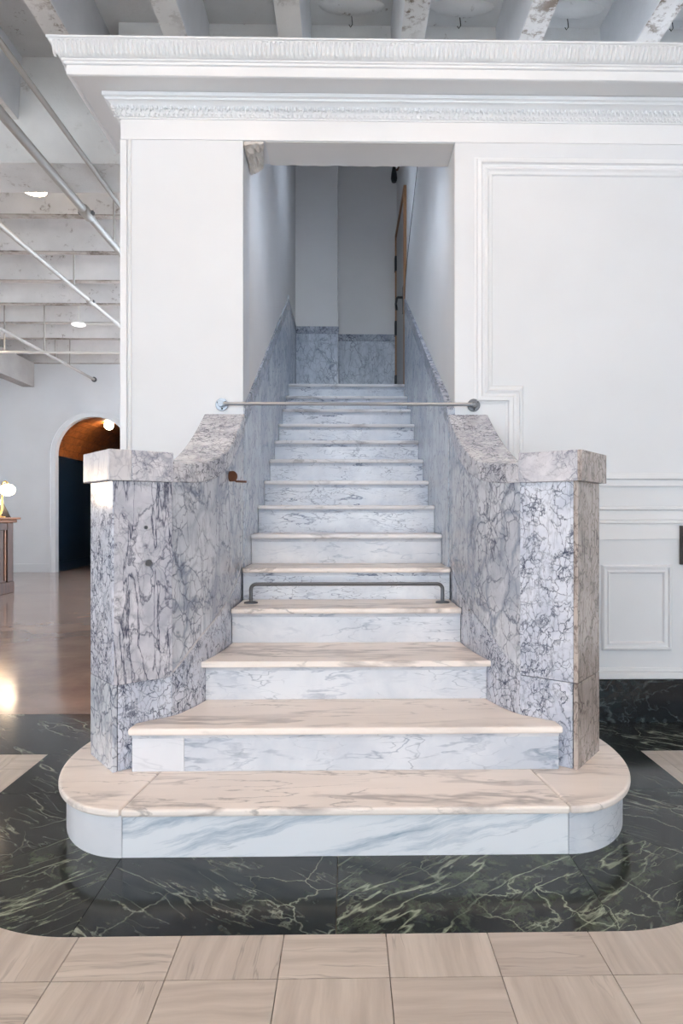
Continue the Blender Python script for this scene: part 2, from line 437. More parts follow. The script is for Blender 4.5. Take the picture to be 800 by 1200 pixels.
# ------------------------------------------------------------------ mesh helpers (inputs in risers)
class MB:
    def __init__(s):
        s.v, s.f = [], []
    def add(s, vs, fs):
        o = len(s.v)
        s.v += [tuple(p) for p in vs]
        s.f += [tuple(i + o for i in f) for f in fs]
        return s
    def box(s, x0, x1, y0, y1, z0, z1):
        return s.add([(x0, y0, z0), (x1, y0, z0), (x1, y1, z0), (x0, y1, z0), (x0, y0, z1), (x1, y0, z1), (x1, y1, z1), (x0, y1, z1)],
                     [(3, 2, 1, 0), (4, 5, 6, 7), (0, 1, 5, 4), (1, 2, 6, 5), (2, 3, 7, 6), (3, 0, 4, 7)])
    def prism(s, poly, z0, z1):
        """plan polygon extruded upwards"""
        return s.extr([(x, y, z0) for x, y in poly], (0, 0, z1 - z0))
    def extr(s, pts, vec):
        n = len(pts)
        # orientation: make the cap opposite to vec face away
        nrm = Vector((0, 0, 0))
        for i in range(n):
            a, b = Vector(pts[i]), Vector(pts[(i + 1) % n])
            nrm += a.cross(b)
        if nrm.dot(Vector(vec)) < 0:
            pts = pts[::-1]
        q = [(p[0] + vec[0], p[1] + vec[1], p[2] + vec[2]) for p in pts]
        fs = [tuple(range(n - 1, -1, -1)), tuple(range(n, 2 * n))]
        fs += [(i, (i + 1) % n, n + (i + 1) % n, n + i) for i in range(n)]
        return s.add(list(pts) + q, fs)
    def loft(s, secs, closed=True, cap=True):
        """list of equal-length sections"""
        n = len(secs[0])
        vs = [p for sec in secs for p in sec]
        fs = []
        for k in range(len(secs) - 1):
            for i in range(n if closed else n - 1):
                j = (i + 1) % n
                fs.append((k * n + i, k * n + j, (k + 1) * n + j, (k + 1) * n + i))
        if cap:
            fs.append(tuple(range(n - 1, -1, -1)))
            o = (len(secs) - 1) * n
            fs.append(tuple(range(o, o + n)))
        return s.add(vs, fs)
    def tube(s, pts, r, seg=10):
        P = [Vector(p) for p in pts]
        secs = []
        up = None
        for i, p in enumerate(P):
            t = (P[min(i + 1, len(P) - 1)] - P[max(i - 1, 0)]).normalized()
            if up is None:
                ref = Vector((0, 0, 1)) if abs(t.z) < 0.9 else Vector((1, 0, 0))
                a = t.cross(ref).normalized()
            else:
                a = (up - t * up.dot(t)).normalized()
            up = a
            b = t.cross(a)
            rr = r[i] if isinstance(r, (list, tuple)) else r
            secs.append([tuple(p + (a * math.cos(2 * math.pi * k / seg) + b * math.sin(2 * math.pi * k / seg)) * rr) for k in range(seg)])
        return s.loft(secs)
    def ball(s, c, r, nu=20, nv=12):
        rx, ry, rz = r if isinstance(r, (list, tuple)) else (r, r, r)
        vs = [(c[0], c[1], c[2] - rz)]
        for j in range(1, nv):
            ph = -math.pi / 2 + math.pi * j / nv
            for i in range(nu):
                th = 2 * math.pi * i / nu
                vs.append((c[0] + rx * math.cos(ph) * math.cos(th), c[1] + ry * math.cos(ph) * math.sin(th), c[2] + rz * math.sin(ph)))
        vs.append((c[0], c[1], c[2] + rz))
        fs = []
        for i in range(nu):
            fs.append((0, 1 + (i + 1) % nu, 1 + i))
            for j in range(nv - 2):
                a = 1 + j * nu
                fs.append((a + i, a + (i + 1) % nu, a + nu + (i + 1) % nu, a + nu + i))
            e = 1 + (nv - 2) * nu
            fs.append((e + i, e + (i + 1) % nu, len(vs) - 1))
        return s.add(vs, fs)
    def build(s, name, mat, parent=None, bevel=0.0, smooth=False, kind=None, label=None, seg=2, recalc=False):
        V = [Vector(p) * S for p in s.v]
        xs, ys, zs = [p.x for p in V], [p.y for p in V], [p.z for p in V]
        org = Vector(((min(xs) + max(xs)) / 2, (min(ys) + max(ys)) / 2, min(zs)))
        me = bpy.data.meshes.new(name)
        me.from_pydata([tuple(p - org) for p in V], [], s.f)
        if recalc:
            import bmesh
            bm = bmesh.new()
            bm.from_mesh(me)
            bmesh.ops.recalc_face_normals(bm, faces=bm.faces)
            bm.to_mesh(me)
            bm.free()
        me.materials.append(M[mat])
        o = bpy.data.objects.new(name, me)
        scene.collection.objects.link(o)
        if parent is not None:
            o.parent = parent
            org = org - wloc(parent)
        o.location = org
        if smooth:
            for p in me.polygons:
                p.use_smooth = True
            try:
                me.set_sharp_from_angle(angle=math.radians(35))
            except Exception:
                pass
        if bevel:
            b = o.modifiers.new('soft_edges', 'BEVEL')
            b.width = bevel * S
            b.segments = seg
            b.limit_method = 'ANGLE'
            b.angle_limit = math.radians(40)
        if kind:
            o['kind'] = kind
        if label:
            o['label'] = label
        return o

def wloc(o):
    v = Vector((0, 0, 0))
    while o is not None:
        v += o.location
        o = o.parent
    return v

def thing(name, at, label, cat, group=None):
    o = bpy.data.objects.new(name, None)
    o.empty_display_size = 0.1
    scene.collection.objects.link(o)
    o.location = Vector(at) * S
    o['label'] = label
    o['category'] = cat
    if group:
        o['group'] = group
    return o

def tag(o, label, cat, group=None, kind=None):
    o['label'] = label
    if cat:
        o['category'] = cat
    if group:
        o['group'] = group
    if kind:
        o['kind'] = kind
    return o

def struct(o, label):
    o['kind'] = 'structure'
    o['label'] = label
    o['category'] = o.name.split('.')[0].split('_')[0]
    return o

# key plan figures
FAC = 21.2              # front wall plane
OPN = 3.29              # half width of the stairs
ORT = 3.46              # right jamb of the opening (the right wall runs in slightly towards the landing)
TOPZ = 18.53            # opening soffit
ZS, ZJ = 27.4, 24.6     # slab underside, joist underside
EL = dict(c=4.35, d=15.97)   # centre of the rounded slab ends

# ================================================================== SETTING
# ---------------------------------------------------------------- floor
floor = struct(MB().box(-52, 26, REAR, 112, -0.6, -0.06).build('floor', 'grout'), 'lobby floor of beige stone tiles, green marble border and polished brown stone')
mb = MB()
mb.extr([(-52, 22.4, -0.06), (-7.0, 22.4, -0.06), (-7.0, 46, -0.06), (26, 46, -0.06), (26, 112, -0.06), (-52, 112, -0.06)], (0, 0, 0.06))
mb.build('polished_slab', 'polish', floor, label='polished brown stone floor of the side room')

A_OUT, B_OUT = 3.92, 5.45
def d_front(x):
    x = abs(x)
    if x <= EL['c']:
        return EL['d'] - B_OUT
    q = min(1.0, (x - EL['c']) / A_OUT)
    return EL['d'] - B_OUT * math.sqrt(max(0, 1 - q * q))
XO = EL['c'] + A_OUT
GAP = 0.007
TS = 1.605
rows = [9.51 - TS * 3, 9.51 - TS * 2, 9.51 - TS, 9.51]
while rows[-1] < 18.6:
    rows.append(min(rows[-1] + TS, 18.6))
tile_mesh = {}
for ri in range(len(rows) - 1):
    y0, y1 = rows[ri] + GAP, rows[ri + 1] - GAP
    for k in range(-11, 10):
        xa, xb = 0.62 + TS * k, 0.62 + TS * (k + 1)
        spans = [(xa, xb)]
        for cut in (-XO, XO):
            if xa < cut < xb:
                spans = [(xa, cut), (cut, xb)]
        for (a, b) in spans:
            a2, b2 = a + GAP, b - GAP
            mat = 'tile_x' if (ri + k) % 2 == 0 else 'tile_y'
            full = True
            if (a + b) / 2 > -XO and (a + b) / 2 < XO:
                N = 14
                top = [(b2 + (a2 - b2) * i / N, min(y1, d_front(b2 + (a2 - b2) * i / N) - GAP)) for i in range(N + 1)]
                if max(p[1] for p in top) <= y0 + 0.02:
                    continue
                if min(p[1] for p in top) < y1 - 1e-6:
                    full = False
                    poly = [(a2, y0), (b2, y0)] + [(x, max(y, y0 + 0.0005)) for x, y in top]
            if full:
                poly = [(a2, y0), (b2, y0), (b2, y1), (a2, y1)]
            MB().prism(poly, -0.06, 0.0).build('floor_tile', mat, floor)
# beyond the individually laid tiles, behind the camera
MB().box(-52, 26, REAR, rows[0] - GAP, -0.06, 0.0).build('tile_field', 'tile_y', floor, kind='stuff')
MB().box(-52, 0.62 + TS * -11 - GAP, rows[0], 18.6 - GAP, -0.06, 0.0).build('tile_field', 'tile_x', floor, kind='stuff')
MB().box(0.62 + TS * 10 + GAP, 26, rows[0], 18.6 - GAP, -0.06, 0.0).build('tile_field', 'tile_x', floor, kind='stuff')

def ell(cx, a, b, t, sgn):
    """t = 0 at the front, 90 at the side"""
    return (sgn * (cx + a * math.sin(math.radians(t))), EL['d'] - b * math.cos(math.radians(t)))
# green marble border slabs
g = 0.008
for (x0, x1, mat) in ((-4.35, -0.17, 'green'), (-0.17, 4.35, 'green_b')):
    MB().box(x0 + g, x1 - g, EL['d'] - B_OUT, 13.4, -0.06, 0.0).build('border_slab', mat, floor)
for sgn in (-1, 1):
    for (t0, t1, mat) in ((0, 46, 'green_b'), (46, 90, 'green')):
        n = 16
        ts = [t0 + 0.1 + (t1 - t0 - 0.2) * i / n for i in range(n + 1)]
        poly = [ell(EL['c'], A_OUT, B_OUT, t, sgn) for t in ts] + [ell(EL['c'], 1.4, 2.5, t, sgn) for t in reversed(ts)]
        MB().prism(poly, -0.06, 0.0).build('border_slab', mat, floor)
    xs = sorted((sgn * XO, sgn * 4.4))
    MB().box(xs[0], xs[1], EL['d'] + g, 18.6 - g, -0.06, 0.0).build('border_slab', 'green', floor)
# border along the front wall
for x0, x1 in ((4.4, 8.27), (8.27, 13.2), (13.2, 18.6), (18.6, 25.9)):
    MB().box(x0 + g, x1 - g, 18.6, FAC + 0.05, -0.06, 0.0).build('border_slab', 'green', floor)
MB().box(-7.1, -4.4, 18.6, FAC + 0.05, -0.06, 0.0).build('border_slab', 'green', floor)
for x0, x1 in ((-12.4, -7.1), (-18, -12.4), (-24, -18), (-31, -24), (-52, -31)):
    MB().box(x0 + g, x1 - g, 18.6, 22.38, -0.06, 0.0).build('border_slab', 'green', floor)

# ---------------------------------------------------------------- front wall with the stair opening
wf = MB().extr([(-7.12, FAC, 0), (-OPN, FAC, 0), (-OPN, FAC, TOPZ), (ORT, FAC, TOPZ), (ORT, FAC, 0), (26, FAC, 0), (26, FAC, 20.6), (-7.12, FAC, 20.6)], (0, 1.4, 0)).build('wall_front', 'white')
struct(wf, 'white panelled front wall around the stair opening')
# frieze board above the opening, corner bead
MB().box(-7.14, 26, FAC - 0.03, FAC + 0.01, TOPZ + 0.0, 19.2).build('frieze_board', 'trimw', wf, 0.01)
MB().box(-7.15, -6.94, FAC - 0.07, FAC + 0.01, 0.0, 18.5).build('corner_board', 'trimw', wf, 0.02)
mb = MB()
mb.tube([(-6.86, FAC - 0.005, 0.0), (-6.86, FAC - 0.005, 18.5)], 0.06, 8)
mb.build('corner_bead', 'trimw', wf, smooth=True)

def moulding(path, prof, closed=False):
    """mitred moulding on the front wall; path in (x, z), prof in (offset to the left of travel, projection)"""
    mb = MB()
    n = len(path)
    secs = []
    for i in range(n):
        p = Vector(path[i])
        if closed or 0 < i < n - 1:
            a = (p - Vector(path[i - 1])).normalized()
            b = (Vector(path[(i + 1) % n]) - p).normalized()
        elif i == 0:
            a = b = (Vector(path[1]) - p).normalized()
        else:
            a = b = (p - Vector(path[i - 1])).normalized()
        na, nb = Vector((-a.y, a.x)), Vector((-b.y, b.x))
        m = (na + nb)
        m = m / (m.dot(na))
        secs.append([(p.x + m.x * o, FAC - pr, p.y + m.y * o) for o, pr in prof])
    if closed:
        secs.append(secs[0])
    mb.loft(secs, True, not closed)
    return mb
PM = [(-0.30, -0.01), (-0.30, 0.03), (-0.24, 0.05), (-0.21, 0.13), (-0.10, 0.15), (-0.06, 0.08), (0.02, 0.06), (0.10, 0.12), (0.16, 0.07), (0.24, 0.05), (0.28, -0.01)]
moulding([(26, 17.75), (4.38, 17.75), (4.38, 10.5), (5.38, 10.5), (5.38, 8.05)], PM).build('panel_moulding', 'trimw', wf, label='raised white moulding framing the large wall panel', recalc=True)
# chair rail and wainscot on the right
def rail(z0, z1, pr, name):
    return MB().box(4.5, 26, FAC - pr, FAC + 0.01, z0, z1).build(name, 'trimw', wf, 0.03)
rail(7.78, 7.99, 0.16, 'chair_rail')
rail(7.55, 7.78, 0.08, 'chair_rail')
rail(6.8, 6.92, 0.14, 'rail_fillet')
rail(6.36, 6.48, 0.12, 'rail_fillet')
rail(6.48, 6.8, 0.06, 'rail_fillet')
MB().extr([(4.5, FAC - 0.05, 5.80), (26, FAC - 0.05, 6.05), (26, FAC - 0.05, 6.36), (4.5, FAC - 0.05, 6.36)], (0, 0.06, 0)).build('wainscot_board', 'trimw', wf, 0.01, label='white board with a slightly uneven lower edge')
WP = [(-0.14, -0.01), (-0.14, 0.07), (-0.09, 0.12), (-0.05, 0.12), (-0.03, 0.05), (0.04, 0.04), (0.06, 0.09), (0.10, 0.09), (0.12, 0.03), (0.14, -0.01)]
for x0, x1 in ((8.3, 10.26), (12.2, 18.0), (19.2, 25.0)):
    moulding([(x0, 2.45), (x1, 2.45), (x1, 4.9), (x0, 4.9)], WP, True).build('wainscot_moulding', 'trimw', wf, recalc=True)
rail(1.40, 1.62, 0.14, 'base_cap')
rail(1.62, 1.76, 0.07, 'base_cap')
bb = struct(MB().box(4.5, 26, FAC - 0.12, FAC + 0.02, 0.0, 1.385).build('baseboard_right', 'base', None, 0.015), 'tall black green marble baseboard under the white wainscot')

# ---------------------------------------------------------------- cornice
def cornice(prof, name, label, parent=None):
    xr, yb = 26, 24.3
    secs = [[(xr, FAC - p, z) for p, z in prof],
            [(-7.12 - p, FAC - p, z) for p, z in prof],
            [(-7.12 - p, yb, z) for p, z in prof]]
    return MB().loft(secs).build(name, 'trimw', parent, recalc=True)
UP = [(-0.0, 20.64), (1.65, 20.64), (1.65, 20.59), (1.60, 20.57), (1.58, 20.52), (1.54, 20.48), (1.49, 20.38), (1.44, 20.27), (1.38, 20.21), (1.33, 20.19), (1.33, 20.14), (1.29, 20.12), (1.28, 20.06), (1.225, 20.04), (1.225, 19.77), (1.18, 19.75), (1.12, 19.75), (1.08, 19.78), (-0.0, 19.78)]
c1 = cornice(UP, 'trim_1', '')
struct(c1, 'deep white upper cornice with a carved leaf band and wide soffit')
LO = [(-0.0, 19.77), (0.46, 19.77), (0.46, 19.66), (0.40, 19.63), (0.38, 19.58), (0.33, 19.56), (0.28, 19.52), (0.25, 19.49), (0.16, 19.36), (0.10, 19.24), (0.06, 19.21), (0.06, 19.16), (0.0, 19.14)]
c2 = cornice(LO, 'trim_2', '')
struct(c2, 'lower white cornice moulding with a carved foliage band')
# carved bands: too small to pick apart, joined
def leaf_band(pts_fn, step, name, parent, kind2):
    mb = MB()
    x = -7.12
    i = 0
    def put(P, T):
        # P point on the moulding, T direction along the moulding, N outward, both unit, up axis tilted along the moulding face
        N = Vector((T.y, -T.x, 0))
        if kind2 == 'flute':
            secs = []
            for (u, off, z) in ((0.0, 1.585, 20.535), (1.0, 1.515, 20.42), (0.9, 1.43, 20.26), (0.2, 1.36, 20.20)):
                w = 0.052 * (0.35 + 0.65 * u)
                c = P + N * off
                secs.append([(c.x - T.x * w, c.y - T.y * w, z - 0.015), (c.x + N.x * 0.06 * (0.3 + u), c.y + N.y * 0.06 * (0.3 + u), z), (c.x + T.x * w, c.y + T.y * w, z - 0.015)])
            mb.loft(secs)
            c = P + N * 1.60
            mb.ball((c.x + T.x * 0.05, c.y + T.y * 0.05, 20.545), (0.04, 0.04, 0.022), 6, 4)
        else:
            for k, (dx, z, off, a, b) in enumerate(((0.0, 19.42, 0.215, 0.055, 0.075), (0.075, 19.38, 0.19, 0.04, 0.06), (0.15, 19.43, 0.22, 0.05, 0.06), (0.225, 19.37, 0.18, 0.045, 0.07), (0.06, 19.28, 0.13, 0.05, 0.035), (0.18, 19.27, 0.125, 0.05, 0.035), (0.12, 19.215, 0.09, 0.04, 0.03), (0.0, 19.215, 0.09, 0.04, 0.03))):
                c = P + N * off + T * dx
                mb.ball((c.x, c.y, z), (a * 0.9, a * 0.9, b), 6, 4)
    n = int((26 + 7.12 + 1.4) / step)
    for i in range(n):
        X = -8.6 + i * step if kind2 == 'flute' else -7.3 + i * step
        put(Vector((X, FAC, 0)), Vector((1, 0, 0)))
    for i in range(int(3.6 / step)):
        Y = 24.1 - i * step
        if Y > (FAC - 1.45 if kind2 == 'flute' else FAC - 0.1):
            put(Vector((-7.12, Y, 0)), Vector((0, -1, 0)))
    return mb.build(name, 'trimw', parent, kind='stuff', recalc=False)
leaf_band(None, 0.135, 'carved_leaf_band', c1, 'flute')
leaf_band(None, 0.30, 'carved_foliage_band', c2, 'leaf')

# ---------------------------------------------------------------- stairwell shaft
BK1, BK2 = 42.8, 44.6
wl = struct(MB().extr([(-OPN, 22.6, 0), (-OPN, 46, 0), (-OPN, 46, 33.5), (-OPN, 22.6, 19.6)], (-1.0, 0, 0)).build('wall_stair_left', 'shaft'), 'grey white plaster wall on the left of the stairs')
wr = struct(MB().extr([(OPN + 0.18, 22.6, 0), (OPN + 0.08, 46, 0), (OPN + 0.08, 46, 33.5), (OPN + 0.18, 22.6, 19.6)], (1.0, 0, 0)).build('wall_stair_right', 'shaft'), 'grey white plaster wall on the right of the stairs')
xr = lambda d: 3.45 - 0.16 * (d - FAC) / 17
MB().extr([(xr(d_), d_, z_) for d_, z_ in ((21.24, 4), (37.35, 4), (37.45, 18.8), (37.1, 19.8), (36.2, 20.6), (34.0, 21.8), (31.4, 23.1), (28.6, 24.1), (24.0, 20.2), (22.62, 19.5), (22.62, TOPZ - 0.01), (21.24, TOPZ - 0.01))], (0.16, 0, 0)).build('plaster_layer', 'shaft', wr, label='proud plaster layer with a slanting ragged edge')
ep = [(xr(d_) + 0.03, d_, z_) for d_, z_ in ((37.48, 18.8), (37.15, 19.85), (36.25, 20.66), (34.0, 21.88), (31.4, 23.18), (28.6, 24.18))]
MB().tube(ep, 0.055, 6).build('edge_strip', 'dark', wr, label='dark ragged edge of the plaster')
wb = MB()
wb.extr([(-OPN - 0.2, BK1, 0), (-0.58, BK1, 0), (-0.58, BK2, 0), (OPN + 0.3, BK2, 0), (OPN + 0.3, 46, 0), (-OPN - 0.2, 46, 0)], (0, 0, 33.5))
wb = struct(wb.build('wall_stair_back', 'shaft'), 'plaster end wall of the stair landing with a shallow step')
struct(MB().extr([(-OPN - 0.9, 22.6, 19.6), (-OPN - 0.9, 46.2, 33.5), (-OPN - 0.9, 46.2, 34.1), (-OPN - 0.9, 22.6, 20.2)], (2 * OPN + 1.9, 0, 0)).build('ceiling_stair', 'shaft'), 'sloping plaster ceiling over the stairs')
struct(MB().box(-7.12, -6.8, 22.6, 46, 0, 20.6).build('wall_enclosure', 'white'), 'white side wall of the stair enclosure')
# ragged end of the soffit and the broken plaster at its left corner
sof = MB()
pts = [(ORT - 0.02, 22.55, TOPZ)]
random.seed(3)
for i in range(25):
    x = ORT - 0.03 - (OPN + ORT - 0.75) * i / 24
    pts.append((x, 22.62 + random.uniform(-0.02, 0.05), TOPZ - 0.02))
pts += [(-OPN + 0.7, 21.22, TOPZ - 0.02), (ORT - 0.03, 21.22, TOPZ - 0.02)]
MB().extr(pts[1:], (0, 0, 0.03)).build('soffit_plaster', 'shaft', wf, label='flat plaster soffit of the stair opening')
bp = MB()
random.seed(11)
gx, gy = 9, 9
top, bot = [], []
for j in range(gy + 1):
    for i in range(gx + 1):
        u, v = i / gx, j / gy
        x = -OPN + 0.02 + (0.62 - 0.18 * v) * u
        y = FAC + 0.03 + 1.55 * v
        edge = 1.0 if 0 < i < gx and 0 < j < gy else 0.35
        dz = 0.16 * (1 - u) ** 0.7 * (0.5 + v) + random.uniform(0, 0.11) * edge + 0.03
        bot.append((x + random.uniform(-0.02, 0.03) * edge, y, TOPZ - dz))
        top.append((x, y, TOPZ))
nv = (gx + 1) * (gy + 1)
fs = []
for j in range(gy):
    for i in range(gx):
        a = j * (gx + 1) + i
        fs.append((a, a + gx + 1, a + gx + 2, a + 1))
        fs.append((nv + a, nv + a + 1, nv + a + gx + 2, nv + a + gx + 1))
per = list(range(gx + 1)) + [(j + 1) * (gx + 1) - 1 for j in range(1, gy + 1)] + [gy * (gx + 1) + i for i in range(gx - 1, -1, -1)] + [j * (gx + 1) for j in range(gy - 1, 0, -1)]
for k in range(len(per)):
    a, b = per[k], per[(k + 1) % len(per)]
    fs.append((a, b, nv + b, nv + a))
bp.add(bot + top, fs)
bp.build('broken_plaster', 'broken', wf, label='broken plaster lump at the corner of the opening', recalc=True)

# marble dado along the stairs: panels and border strips as parts of the walls
SLOPE = 0.5435
def dado_top(d):
    return 10.05 + SLOPE * (d - FAC)
LAND = 37.25
for sgn, wall in ((-1, wl), (1, wr)):
    x0, x1 = sgn * (OPN - 0.05), sgn * (OPN + (0.07 if sgn < 0 else 0.2))
    cuts = [FAC + 0.02, 25.2, 29.3, 33.4, LAND]
    for a, b in zip(cuts[:-1], cuts[1:]):
        zz = lambda d: max(3.0, 4 + SLOPE * (d - 18.8) - 1.4)
        MB().extr([(x0, a + 0.006, zz(a)), (x0, b - 0.006, zz(b)), (x0, b - 0.006, dado_top(b) - 0.63), (x0, a + 0.006, dado_top(a) - 0.63)], (x1 - x0, 0, 0)).build('dado_panel', 'dado', wall)
        MB().extr([(x0 - sgn * 0.02, a + 0.004, dado_top(a) - 0.625), (x0 - sgn * 0.02, b - 0.004, dado_top(b) - 0.625), (x0 - sgn * 0.02, b - 0.004, dado_top(b)), (x0 - sgn * 0.02, a + 0.004, dado_top(a))], (x1 - x0, 0, 0)).build('dado_border', 'dado_strip', wall, 0.015)
zl = dado_top(LAND)
MB().box(-OPN - 0.05, -OPN + 0.05, LAND + 0.01, BK1, 12.5, zl - 0.47).build('dado_panel', 'dado', wl)
MB().box(-OPN - 0.05, -OPN + 0.07, LAND + 0.01, BK1, zl - 0.465, zl).build('dado_border', 'dado_strip', wl, 0.015)
MB().box(-OPN + 0.06, -0.56, BK1 - 0.08, BK1 + 0.02, 13.5, zl - 0.47).build('dado_panel', 'dado', wb)
MB().box(-OPN + 0.06, -0.50, BK1 - 0.11, BK1 + 0.02, zl - 0.465, zl).build('dado_border', 'dado_strip', wb, 0.015)
MB().box(-0.56, OPN + 0.02, BK2 - 0.08, BK2 + 0.02, 13.5, zl - 0.47).build('dado_panel', 'dado', wb)
MB().box(-0.56, OPN + 0.02, BK2 - 0.11, BK2 + 0.02, zl - 0.465, zl).build('dado_border', 'dado_strip', wb, 0.015)
MB().ball((-OPN + 0.03, LAND, zl + 0.06), (0.06, 0.08, 0.14), 8, 6).build('plaster_drip', 'white', wl)
# landing door in the right wall
door = MB().box(OPN + 0.03, OPN + 0.10, 38.0, 44.2, 14.02, 25.1).build('door_1', 'door', None, 0.01)
struct(door, 'grey door with a wooden frame on the stair landing')
fr = MB()
fr.box(OPN - 0.06, OPN + 0.1, 44.2, 44.52, 14.02, 25.4)
fr.box(OPN - 0.06, OPN + 0.1, 37.7, 38.0, 14.02, 25.4)
fr.box(OPN - 0.06, OPN + 0.1, 38.0, 44.2, 25.1, 25.4)
fr.build('door_frame', 'oak', door, label='brown wooden door frame')
for z in (15.0, 18.6, 22.9):
    MB().box(OPN - 0.10, OPN + 0.03, 44.02, 44.5, z, z + 0.95).build('hinge', 'black', door)
h = MB()
h.box(OPN - 0.05, OPN + 0.03, 38.3, 38.8, 18.4, 19.9)
h.tube([(OPN - 0.05, 38.55, 19.3), (OPN - 0.32, 38.55, 19.3), (OPN - 0.36, 38.7, 19.3), (OPN - 0.36, 39.6, 19.25), (OPN - 0.30, 39.7, 18.9)], 0.07, 8)
h.build('door_handle', 'black', door, smooth=True)

# ---------------------------------------------------------------- ceiling of the lobby
ceil_ = struct(MB().box(-52, 26, REAR, 30.4, ZS, ZS + 0.8).build('ceiling', 'ceil'), 'painted concrete lobby ceiling with exposed joists')
JX = [-46.3 + 4.43 * i for i in range(7)] + [-15.3, -10.8, -6.4, -2.1, 2.48, 6.95, 11.4, 15.9, 20.4]
for x in JX:
    yb = 30.4 if x < -9 else 28.2
    MB().extr([(x - 0.62, REAR, ZS), (x + 0.62, REAR, ZS), (x + 0.46, REAR, ZJ), (x - 0.46, REAR, ZJ)], (0, yb - REAR, 0)).build('joist', 'joist_side', ceil_, 0.03)
    MB().box(x - 0.44, x + 0.44, REAR, yb, ZJ - 0.03, ZJ + 0.005).build('joist_soffit', 'joist', ceil_)
MB().box(-9.6, 26, 28.2, 30.4, 23.9, ZS).build('cross_beam', 'ceil', ceil_)
MB().box(-52, -7.2, 30.4, 33.2, 22.6, ZS + 0.8).build('girder', 'girder', ceil_, 0.03)
for k, x in enumerate((0.2, 4.7, 9.2, 13.6)):
    MB().ball((x, 27.1, ZS), (1.35, 0.42, 0.30), 20, 8).build('plaster_boss', 'ceil', ceil_, smooth=True)
    MB().tube([(x, 27.6, ZS), (x + 0.03, 27.6, ZS - 0.3), (x + 0.04, 27.6, ZS - 0.4), (x - 0.04, 27.6, ZS - 0.52), (x - 0.1, 27.6, ZS - 0.42)], 0.018, 6).build('ceiling_hook', 'dark', ceil_, smooth=True)

# side-room ceiling
c3 = struct(MB().box(-52, -7.0, 33.2, 82, ZS + 0.4, ZS + 1.2).build('ceiling_rear', 'ceil'), 'painted concrete ceiling of the side room with close joists')
d = 34.6
k = 0
for d in [34.4] + [40.0 + 5.55 * i for i in range(8)]:
    MB().extr([(-52, d - 0.15, ZS + 0.4), (-52, d + 1.05, ZS + 0.4), (-52, d + 0.5, ZJ), (-52, d, ZJ)], (44.8, 0, 0)).build('joist', 'joist2', c3, 0.04)
    MB().box(-52, -7.2, d - 0.02, d + 0.5, ZJ - 0.05, ZJ + 0.02).build('joist_soffit', 'soffit_raw', c3)
# ---------------------------------------------------------------- outer walls of the lobby and the side room
AX, AR, AZ, FW = -29.8, 4.45, 13.9, 79.0
pts = [(-52, FW, 0), (AX - AR, FW, 0)]
pts += [(AX - AR * math.cos(math.pi * i / 40), FW, AZ + AR * math.sin(math.pi * i / 40)) for i in range(41)]
pts += [(AX + AR, FW, 0), (26, FW, 0), (26, FW, ZS + 0.4), (-52, FW, ZS + 0.4)]
far = struct(MB().extr(pts, (0, 0.8, 0)).build('wall_far', 'white'), 'white far wall of the side room with an arched doorway')
def arch_ring(r0, r1):
    a = [(AX - r0, 0.0)] + [(AX - r0 * math.cos(math.pi * i / 40), AZ + r0 * math.sin(math.pi * i / 40)) for i in range(41)] + [(AX + r0, 0.0)]
    b = [(AX - r1, 0.0)] + [(AX - r1 * math.cos(math.pi * i / 40), AZ + r1 * math.sin(math.pi * i / 40)) for i in range(41)] + [(AX + r1, 0.0)]
    return a, b
a, b = arch_ring(AR - 0.03, AR + 0.62)
MB().loft([[(p[0], FW - 0.16, p[1]), (q[0], FW - 0.16, q[1]), (q[0], FW + 0.02, q[1]), (p[0], FW + 0.02, p[1])] for p, q in zip(a, b)]).build('arch_casing', 'white', far, recalc=True)
a, b = arch_ring(AR + 0.5, AR + 0.66)
MB().loft([[(p[0], FW - 0.26, p[1]), (q[0], FW - 0.26, q[1]), (q[0], FW + 0.02, q[1]), (p[0], FW + 0.02, p[1])] for p, q in zip(a, b)]).build('arch_casing', 'white', far, recalc=True)
for x0, x1 in ((-52, AX - AR - 0.66), (AX + AR + 0.66, 26)):
    struct(MB().box(x0, x1, FW - 0.14, FW, 0, 1.0).build('baseboard_far', 'white', None, 0.03), 'white baseboard of the far wall ' + ('left' if x0 < -40 else 'right') + ' of the arch')
lw = MB()
ed = [REAR] + [e for wy in ADDED_LEFT_WIN for e in (wy - 4.1, wy + 4.1)] + [112]
for i in range(0, len(ed), 2):
    lw.box(-52.8, -52, ed[i], ed[i + 1], 0, ZS + 1)
for wy in ADDED_LEFT_WIN:
    lw.box(-52.8, -52, wy - 4.1, wy + 4.1, 0, 4.4).box(-52.8, -52, wy - 4.1, wy + 4.1, 19.6, ZS + 1)
struct(lw.build('wall_left', 'white'), 'white outer wall on the far left')
for i, wy in enumerate(ADDED_LEFT_WIN):  # frames of the added, unseen side windows
    m = MB()
    m.box(-52.6, -52.2, wy - 4.1, wy - 3.9, 4.4, 19.6).box(-52.6, -52.2, wy + 3.9, wy + 4.1, 4.4, 19.6)
    m.box(-52.6, -52.2, wy - 3.9, wy + 3.9, 4.4, 4.6).box(-52.6, -52.2, wy - 3.9, wy + 3.9, 19.4, 19.6).box(-52.6, -52.2, wy - 3.9, wy + 3.9, 14, 14.2)
    struct(m.build('window_%d' % (i + 11), 'black'), 'tall unseen window added in the far left wall to light the side room')
struct(MB().box(26, 26.8, REAR, 112, 0, ZS + 1).build('wall_right', 'white'), 'white outer wall on the far right')
